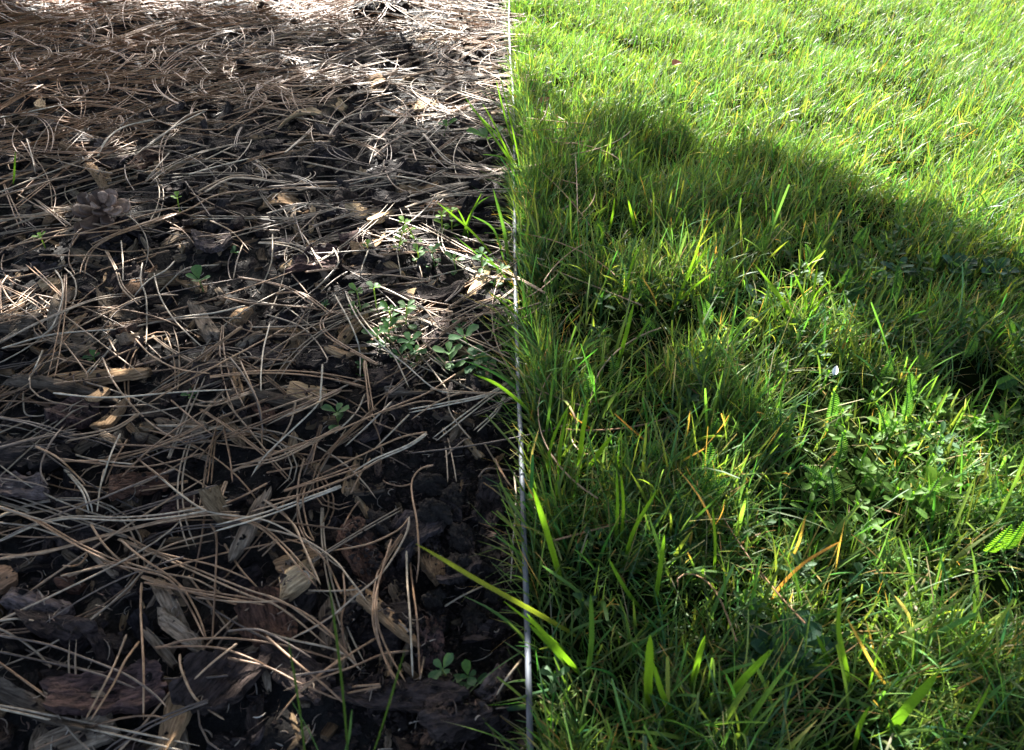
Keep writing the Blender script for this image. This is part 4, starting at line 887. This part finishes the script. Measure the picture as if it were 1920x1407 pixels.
TUFTS = [
 ('bright green grass tuft leaning over the bed left of the edging', [
   ([(925, 480), (880, 430), (820, 380)], .0030, g2), ([(865, 450), (878, 410), (903, 362)], .0030, g2), ([(868, 452), (890, 390), (925, 365)], .0026, g1),
   ([(955, 500), (945, 430), (925, 355)], .0046, g3), ([(945, 490), (925, 430), (885, 405)], .0030, g3), ([(880, 452), (872, 420), (858, 392)], .0026, g1),
   ([(960, 520), (900, 480), (850, 440)], .0024, g3), ([(963, 540), (930, 500), (900, 470)], .0024, g1)]),
 ('grass tuft hanging left over the upper edging', [
   ([(975, 330), (935, 270), (870, 180)], .0034, g1), ([(975, 340), (930, 240), (905, 195)], .0028, g2), ([(970, 300), (920, 240), (880, 200)], .003, g1),
   ([(975, 360), (950, 300), (905, 290)], .003, g3), ([(970, 290), (950, 230), (930, 150)], .0028, g1), ([(978, 330), (965, 260), (935, 130)], .0026, g2)]),
 ('thin out of focus grass blades at the bottom left', [
   ([(575, 1440), (562, 1330), (540, 1195)], .0015, g5), ([(655, 1440), (640, 1270), (617, 1090)], .0016, g5), ([(690, 1440), (720, 1350), (760, 1215)], .0014, g5),
   ([(610, 1440), (585, 1380), (545, 1310)], .0020, g4), ([(640, 1440), (655, 1380), (660, 1330)], .0022, g4)]),
 ('green and yellow grass blade stretched far over the soil hollow', [
   (S3((500, 860), [(1760, 1010), (1560, 890), (1200, 690), (1000, 570), (840, 480)]), .0042, (0.13, 0.17, 0.03)), (S3((500, 860), [(1700, 1100), (1540, 960), (1330, 800)]), .0026, g2),
   (S3((500, 860), [(1780, 1230), (1650, 1080), (1460, 870)]), .0052, g2), (S3((500, 860), [(1700, 1180), (1600, 1060), (1470, 930)]), .0040, g1)]),
 ('pale blue green blade lying across the bottom of the edging', [
   ([(1075, 1305), (1000, 1322), (885, 1335)], .0050, (0.07, 0.15, 0.075)), ([(1040, 1345), (980, 1370), (930, 1407)], .0042, g1), ([(1035, 1250), (990, 1290), (940, 1375)], .0034, g3)]),
 ('green blade bowed over the middle of the edging', [
   ([(1010, 790), (975, 755), (930, 720), (887, 702)], .0036, g2), ([(1012, 650), (980, 630), (945, 660), (915, 710)], .003, g3), ([(1000, 620), (970, 590), (915, 545)], .003, g1)]),
 ('tall bright grass tuft beside the edging right of the soil hollow', [
   (S3(G_, [(430, 1420), (450, 1200), (487, 985)]), .0056, g2), (S3(G_, [(470, 1400), (540, 1290), (622, 1185)]), .0056, g2), (S3(G_, [(320, 1420), (330, 1250), (370, 1050)]), .0036, g1),
   (S3(G_, [(250, 1420), (290, 1200), (400, 980)]), .0032, g1), (S3(G_, [(650, 1407), (655, 1330), (650, 1285)]), .0030, g2), (S3(G_, [(240, 1250), (270, 1050), (290, 850)]), .0028, g3)]),
 ('wide light green blade standing next to the lower edging', [
   (S3(H_, [(340, 650), (270, 400), (178, 105)]), .0052, g2), (S3(H_, [(300, 250), (310, 100), (325, 0)]), .0030, g1), (S3(H_, [(490, 760), (400, 660), (230, 540)]), .0034, g4), (S3(H_, [(480, 1180), (505, 950), (500, 700)]), .0044, g3)]),
 ('broad bright grass blades in the lower middle of the lawn', [
   (S3(H_, [(820, 1330), (825, 1150), (835, 930)]), .0066, g2), (S3(H_, [(970, 1420), (890, 1230), (850, 1080)]), .0046, g2), (S3(H_, [(1065, 1250), (1100, 1080), (1145, 935)]), .0046, g2),
   (S3(H_, [(1220, 1380), (1330, 1190), (1510, 1010)]), .0042, g1), (S3(H_, [(860, 760), (890, 560), (915, 370)]), .0042, g1), (S3(H_, [(690, 560), (740, 350), (875, 115)]), .0036, g2),
   (S3(H_, [(800, 800), (700, 680), (600, 500)]), .0034, g1), (S3(H_, [(640, 440), (650, 200), (645, 0)]), .0034, g1), (S3(H_, [(670, 420), (685, 200), (670, 20)]), .003, g2), (S3(H_, [(900, 460), (1060, 300), (1240, 130)]), .004, g3)]),
 ('single upright bright blade in the lower right lawn', [
   (S3(I_, [(945, 1100), (900, 900), (865, 700), (888, 455)]), .0062, g2), (S3(I_, [(1030, 1120), (1080, 900), (1140, 720)]), .0030, g2), (S3(I_, [(830, 960), (790, 850), (750, 760)]), .0040, g1), (S3(I_, [(170, 460), (180, 250), (165, 40)]), .0034, g2)]),
 ('widest blurred blade near the bottom right corner', [
   (S3(I_, [(1130, 1330), (1260, 1160), (1430, 970)]), .0082, g1), (S3(I_, [(960, 1407), (1000, 1250), (1050, 1160)]), .0034, g2), (S3(I_, [(1540, 1380), (1620, 1230), (1715, 1060)]), .0036, g1), (S3(I_, [(200, 1210), (330, 1030), (510, 840)]), .0040, g1), (S3(I_, [(40, 1060), (80, 900), (125, 765)]), .0044, g2)]),
 ('sunlit yellow green grass tuft in the middle right of the lawn', [
   (S3(G_, [(1680, 600), (1580, 430), (1410, 215)]), .0036, g2), (S3(G_, [(1640, 560), (1570, 430), (1500, 350)]), .0056, g2), (S3(G_, [(1700, 590), (1740, 440), (1775, 230)]), .0040, g2),
   (S3(G_, [(1705, 590), (1760, 400), (1860, 310)]), .0036, g2), (S3(G_, [(1700, 600), (1710, 450), (1640, 270)]), .0034, g1), (S3(G_, [(1700, 600), (1800, 420), (1900, 390)]), .0030, g2), (S3(G_, [(1690, 600), (1600, 380), (1580, 290)]), .0028, g1)]),
 ('long bright blades crossing in the upper middle lawn', [
   (S3(G_, [(950, 520), (1040, 300), (1115, 110)]), .0040, g2), (S3(G_, [(1000, 380), (1090, 230), (1188, 92)]), .0042, g2), (S3(G_, [(935, 500), (1050, 380), (1178, 280)]), .0034, g2),
   (S3(G_, [(650, 800), (700, 620), (742, 450)]), .0048, g1), (S3(G_, [(700, 720), (790, 600), (850, 500)]), .0036, g3), (S3(G_, [(1165, 740), (1130, 600), (1100, 410)]), .0042, g3), (S3(G_, [(680, 440), (720, 270), (768, 130)]), .0036, g1)]),
 ('three lit blades at the top of the shaded lawn', [
   ([(1192, 440), (1186, 410), (1178, 375)], .0040, g2), ([(1140, 440), (1148, 405), (1152, 372)], .0036, g2), ([(1120, 480), (1130, 440), (1118, 415)], .0032, g2), ([(1245, 460), (1262, 430), (1278, 390)], .003, g1)]),
 ('orange dead grass stem slanting in the lower right lawn', [
   (S3(I_, [(480, 590), (560, 470), (700, 340), (895, 230)]), .0030, OR), (S3(I_, [(600, 360), (650, 240), (690, 90)]), .0026, YE), (S3(I_, [(850, 470), (870, 300), (910, 110)]), .0024, YE), (S3(I_, [(1180, 1080), (1090, 970), (920, 660)]), .0022, YE), (S3(I_, [(1300, 760), (1260, 640), (1190, 540)]), .0034, ST)]),
 ('straw coloured dead stems beside the tall bright tuft', [
   (S3(G_, [(160, 1400), (175, 1280), (210, 1150)]), .0022, ST), (S3(G_, [(860, 1260), (740, 1160), (630, 1060)]), .002, OR), (S3(G_, [(1020, 1290), (1040, 1180), (1060, 1050)]), .0024, YE), (S3(G_, [(560, 1190), (430, 1100), (380, 1060)]), .002, OR), (S3(G_, [(880, 500), (850, 400), (790, 300)]), .0026, YE)]),
 ('small bright green grass blade standing alone at the far left of the bed', [([(25, 345), (27, 325), (29, 285)], .003, g1)]),
]
for lb, bl in TUFTS:
    b0 = at(*bl[0][0][0], 0.0); root = empty('grass_tuft', b0); tag(root, lb, 'grass tuft')
    for pts, W_, col in bl:
        V, F, c = trace_blade(pts, W_ * 0.64, tuple(np.array(col) * 0.9), random.uniform(-0.012, 0.004), -0.002)
        mk('blade', V - b0, F, M_grass, root, c)

# weeds in the lawn
def yarrow(px, py, tip, W, label, col=(0.06, 0.14, 0.05)):
    b = at(px, py, 0.004); t = at_depth(tip[0], tip[1], b[1] - 0.004); ax = t - b; L = np.linalg.norm(ax); d = ax / L
    side = nrm(np.cross(d, np.array([0, -0.6, 0.8]))); n_ = np.cross(side, d); n = 15; a = Acc()
    s = np.linspace(0, 1, 10); P = b + d * (s * L)[:, None] - n_ * (0.12 * L * s ** 2)[:, None]
    V, F = tubes(P[None], np.full((1, 10), 0.0005), 5); a.add(V, F, np.array(col) * 1.2)
    for i in range(n):
        t_ = 0.15 + 0.85 * i / n; p = b + d * t_ * L - n_ * 0.12 * L * t_ ** 2; w_ = W * math.sin(min(1, (t_ + 0.05)) ** 0.8 * math.pi) ** 0.6 + 0.0008
        for sg in (-1, 1):
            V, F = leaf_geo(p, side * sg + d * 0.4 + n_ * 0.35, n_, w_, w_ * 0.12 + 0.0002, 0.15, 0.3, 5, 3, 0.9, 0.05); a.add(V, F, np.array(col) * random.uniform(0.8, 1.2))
    o = a.build('yarrow_leaf', M_weed, None, True, b); o.location = b
    tag(o, label, 'yarrow leaf', 'feathery yarrow leaves in the lawn')
yarrow(1845, 1040, (1900, 995), 0.0042, 'brightest feathery yarrow leaf at the right edge of the photo', (0.10, 0.2, 0.04))
yarrow(1880, 1035, (1925, 990), 0.0042, 'feathery yarrow leaf cut by the right edge of the photo', (0.09, 0.19, 0.04))
rw = np.random.default_rng(91)
for i in range(46):
    px, py = rw.uniform(1080, 1900), rw.uniform(380, 1000)
    a = rw.normal(1.4, 0.5); l = 42 * (0.5 + py / 1000)
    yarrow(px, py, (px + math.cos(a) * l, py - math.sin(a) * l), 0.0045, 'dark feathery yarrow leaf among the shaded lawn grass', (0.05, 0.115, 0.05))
def rosette(px, py, nl, leaf, lw, col, label, h=0.012, group='broad leaved weeds in the lawn', el0=0.5, same=False):
    c = at(px, py, 0.01); z = float(lawnH(c[0], c[1])); root = empty('broadleaf_weed', (c[0], c[1], z)); tag(root, label, 'weed', group)
    P = np.stack([np.zeros(5), np.zeros(5), np.linspace(0, h, 5)], -1); V, F = tubes(P[None], np.full((1, 5), 0.0008), 6); mk('stem', V, F, M_weed, root, np.array(col) * 1.3)
    a0 = random.uniform(0, 6)
    for j in range(nl):
        a = a0 + j * 2.4; t = j / nl; el = el0 + 0.7 * t + random.gauss(0, 0.1); ls = leaf * (1.1 - 0.45 * t)
        d = np.array([math.cos(a) * math.cos(el), math.sin(a) * math.cos(el), math.sin(el)])
        V, F = leaf_geo(np.array([0, 0, h * (0.6 + 0.4 * t)]), d, np.array([0, 0, 1.0]), ls, ls * lw, random.uniform(0.2, 0.45), random.uniform(0.2, 0.5), nu=10, pw=1.5, wav=0.02)
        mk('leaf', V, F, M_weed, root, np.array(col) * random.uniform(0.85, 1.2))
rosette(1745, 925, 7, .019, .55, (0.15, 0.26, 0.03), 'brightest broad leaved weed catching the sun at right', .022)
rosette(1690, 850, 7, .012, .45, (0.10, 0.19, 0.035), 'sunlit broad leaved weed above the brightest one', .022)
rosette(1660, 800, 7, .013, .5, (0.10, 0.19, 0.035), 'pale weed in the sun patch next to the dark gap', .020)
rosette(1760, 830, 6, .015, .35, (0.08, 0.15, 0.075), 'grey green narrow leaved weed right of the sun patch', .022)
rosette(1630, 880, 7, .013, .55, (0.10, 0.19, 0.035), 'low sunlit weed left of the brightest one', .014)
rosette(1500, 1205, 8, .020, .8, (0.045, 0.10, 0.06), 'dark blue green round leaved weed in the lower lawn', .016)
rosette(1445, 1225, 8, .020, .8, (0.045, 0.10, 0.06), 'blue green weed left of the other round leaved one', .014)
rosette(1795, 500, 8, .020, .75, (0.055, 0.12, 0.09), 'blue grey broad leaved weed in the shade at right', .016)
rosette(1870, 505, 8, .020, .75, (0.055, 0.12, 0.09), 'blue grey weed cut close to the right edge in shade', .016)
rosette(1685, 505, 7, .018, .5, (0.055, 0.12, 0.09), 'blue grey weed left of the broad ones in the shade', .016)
rosette(1440, 105, 6, .022, .5, (0.12, 0.2, 0.08), 'pale leaf clump beside the dark hollow in the sunlit lawn', .02)
rosette(1420, 560, 6, .018, .5, (0.07, 0.13, 0.1), 'silvery low weed left of the sunlit tuft', .01)
for i in range(170):
    px, py = (rw.uniform(1480, 1925), rw.uniform(430, 720)) if i % 3 else (rw.uniform(1500, 1910), rw.uniform(720, 1010))
    if rw.random() < 0.3: px, py = rw.uniform(1020, 1900), rw.uniform(420, 1380)
    sun_ = 1430 < px < 1900 and 690 < py < 1000  # weeds in the sun patch get a lighter, yellower tint: sunlight in the colour
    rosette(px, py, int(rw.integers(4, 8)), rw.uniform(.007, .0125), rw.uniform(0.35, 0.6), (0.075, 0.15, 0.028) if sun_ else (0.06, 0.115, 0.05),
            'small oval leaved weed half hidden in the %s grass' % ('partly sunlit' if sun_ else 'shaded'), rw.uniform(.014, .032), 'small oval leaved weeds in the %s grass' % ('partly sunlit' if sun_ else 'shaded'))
# fallen leaves and petals
def fallen(px, py, z, L, lw, mat, name, label, cat, az=0.5, el=0.3):
    c = at(px, py, z); d = np.array([math.cos(az) * math.cos(el), math.sin(az) * math.cos(el), math.sin(el)])
    V, F = leaf_geo(np.zeros(3), d, np.array([0, -0.3, 1.0]), L, L * lw, 0.3, 0.6, 10, 7)
    o = mk(name, V, F, mat); o.location = c; tag(o, label, cat)
fallen(1258, 124, 0.035, .018, .6, M_dryleaf, 'fallen_leaf', 'small orange brown dead leaf on the sunlit lawn', 'leaf')
fallen(1562, 705, 0.026, .0075, .5, M_petal, 'petal', 'small white petal caught in the grass near the sunlit tuft', 'petal', 1.0, 0.9)
fallen(1010, 195, 0.015, .016, .5, M_dryleaf, 'fallen_leaf', 'small brown leaf scrap beside the upper edging', 'leaf', 0.2, 0.6)

# ------------------------------------------------------------ added leaf canopy, out of view, gaps shaped for shade and sun spots
LITPOLY_X = [-800, 0, 250, 480, 560, 700, 840, 940, 1000, 1060, 1200, 1330, 1500, 1650, 1750, 1920, 2600]
LITPOLY_Y = [22, 24, 12, 14, 34, 46, 80, 190, 150, 170, 205, 240, 290, 335, 370, 440, 700]
# further sun spots: cx, cy, rx, ry, how open
SPOTS = [(640, 130, 110, 36, .6), (780, 195, 90, 30, .55), (935, 110, 40, 80, .5), (715, 415, 60, 26, 1), (640, 470, 90, 22, .7), (790, 450, 80, 26, .7), (760, 545, 70, 14, .8), (905, 520, 60, 34, .9),
         (740, 615, 75, 28, .65), (850, 680, 50, 22, .6), (965, 820, 20, 130, .9), (965, 430, 14, 120, .8), (1180, 400, 90, 26, .5), (1060, 300, 90, 60, .35), (1320, 480, 60, 22, .8), (1510, 560, 90, 65, 1),
         (1480, 720, 120, 35, .7), (1650, 760, 160, 55, 1), (1740, 870, 180, 85, 1), (1600, 840, 80, 40, .7), (1890, 1010, 50, 50, .8), (1750, 960, 80, 30, .5), (1880, 600, 40, 20, .4), (575, 735, 30, 10, .5), (560, 1085, 26, 12, .5), (1380, 640, 60, 20, .6), (1230, 570, 240, 80, .36), (1300, 900, 330, 190, .30), (1640, 1130, 330, 260, .36), (1120, 1150, 160, 240, .26), (1240, 490, 120, 40, .5), (1790, 690, 140, 60, .36), (1180, 250, 90, 26, .36), (1040, 250, 50, 50, .36), (1480, 640, 160, 60, .40), (1250, 760, 40, 16, .35), (1090, 830, 40, 40, .35)]
def open_frac(x, y):
    px, py, d = proj(x, y, np.where(x > 0.01, 0.022, 0.008)); ok = d > 0.05
    b = np.interp(px, LITPOLY_X, LITPOLY_Y) + np.where(x > 0, 40, 16) * fbm(x, y, 9, 3, 150) + np.where(x > 0, 30, 10) * fbm(x, y, 34, 2, 155)
    dep = (b - py) / 26.0
    f = np.clip(dep + 0.5, 0, 1)
    for (a, c, rx, ry, o) in SPOTS:
        q = ((px - a) / (rx * 1.15)) ** 2 + ((py - c) / (ry * 1.25)) ** 2
        if o < 0.45: o = np.clip((fbm(x, y, 26, 2, 140) + 1.9 * o - 0.62) * 3.2, 0, 1)
        f = np.maximum(f, o * np.clip((1.35 - q) / 0.6, 0, 1))
    return np.where(ok, f, 0)
def shade_gobo():  # unseen blocker: leaves placed sunward of each ground point kept in shade
    r = np.random.default_rng(404)
    n = 120000
    x = r.uniform(-1.7, 1.9, n); y = r.uniform(-0.8, 1.75, n)
    keep = r.random(n) < (1 - open_frac(x, y)) ** 1.6
    keep &= r.random(n) < np.clip(0.72 + 0.5 * fbm(x, y, 5, 2, 120) + 1.2 * np.clip((0.50 - y) / 0.12, 0, 1) + 0.45 * (x > 0.02), 0.2, 1)
    x, y = x[keep], y[keep]; n = len(x)
    t = 1.35 + 0.3 * fbm(x, y, 2.2, 2, 121) + r.normal(0, 0.10, n)
    cpt = np.stack([x, y, 0.02 + 0 * x], -1) + SUN[None] * t[:, None]
    # facing roughly the sun, jittered
    nv_ = nrm(SUN[None] + r.normal(0, 0.55, (n, 3))); e = nrm(np.cross(nv_, r.normal(0, 1, (n, 3)))); f = np.cross(nv_, e)
    L = r.uniform(0.008, 0.018, n); W = L * r.uniform(0.5, 0.7, n)
    prof = [(-1, 0.12), (-0.45, 0.85), (0.25, 0.9), (1, 0.08)]
    V = np.stack([cpt + e * (L * a)[:, None] + f * (W * b * sg)[:, None] + nv_ * (0.15 * L * a * a)[:, None] for a, b in prof for sg in (-1, 1)], 1)
    F = (np.arange(n)[:, None, None] * 8 + np.array([[0, 1, 3, 2], [2, 3, 5, 4], [4, 5, 7, 6]])[None]).reshape(-1, 4)
    tb = np.array([-1.6, 2.6, 0.0])
    root = empty('shade_canopy', tb); tag(root, 'unseen tree-like leaf canopy added and shaped to shade the ground', 'tree')
    col = np.repeat(np.array([0.06, 0.12, 0.03])[None] * r.uniform(0.7, 1.3, (n, 1)), 8, 0)
    mk('crown', V.reshape(-1, 3) - tb, F, M_canopy, root, col)
    # trunk and limbs added so the shading leaf mass is carried
    a = Acc(); s = np.linspace(0, 1, 14)
    tr = np.stack([0.1 * s, -0.1 * s, 2.6 * s], -1); V, F = tubes(tr[None], (0.07 * (1 - 0.6 * s))[None], 14); mk('trunk', V, F, M_trunk, root)
    for i in range(26):
        q = r.integers(n); end = cpt[q] - tb; z0 = min(max(end[2] - 0.3, 0.3), 1.8) ; st = np.array([0.03, -0.03, z0])
        P = st[None] * (1 - s[:, None]) + end[None] * s[:, None] + np.array([0, 0, 0.25])[None] * np.sin(s * math.pi)[:, None] + np.cumsum(r.normal(0, 0.008, (14, 3)), 0)
        V, F = tubes(P[None], (0.018 * (1 - 0.85 * s))[None], 7); mk('limb', V, F, M_trunk, root)
    print('tree leaves', n)
shade_gobo()
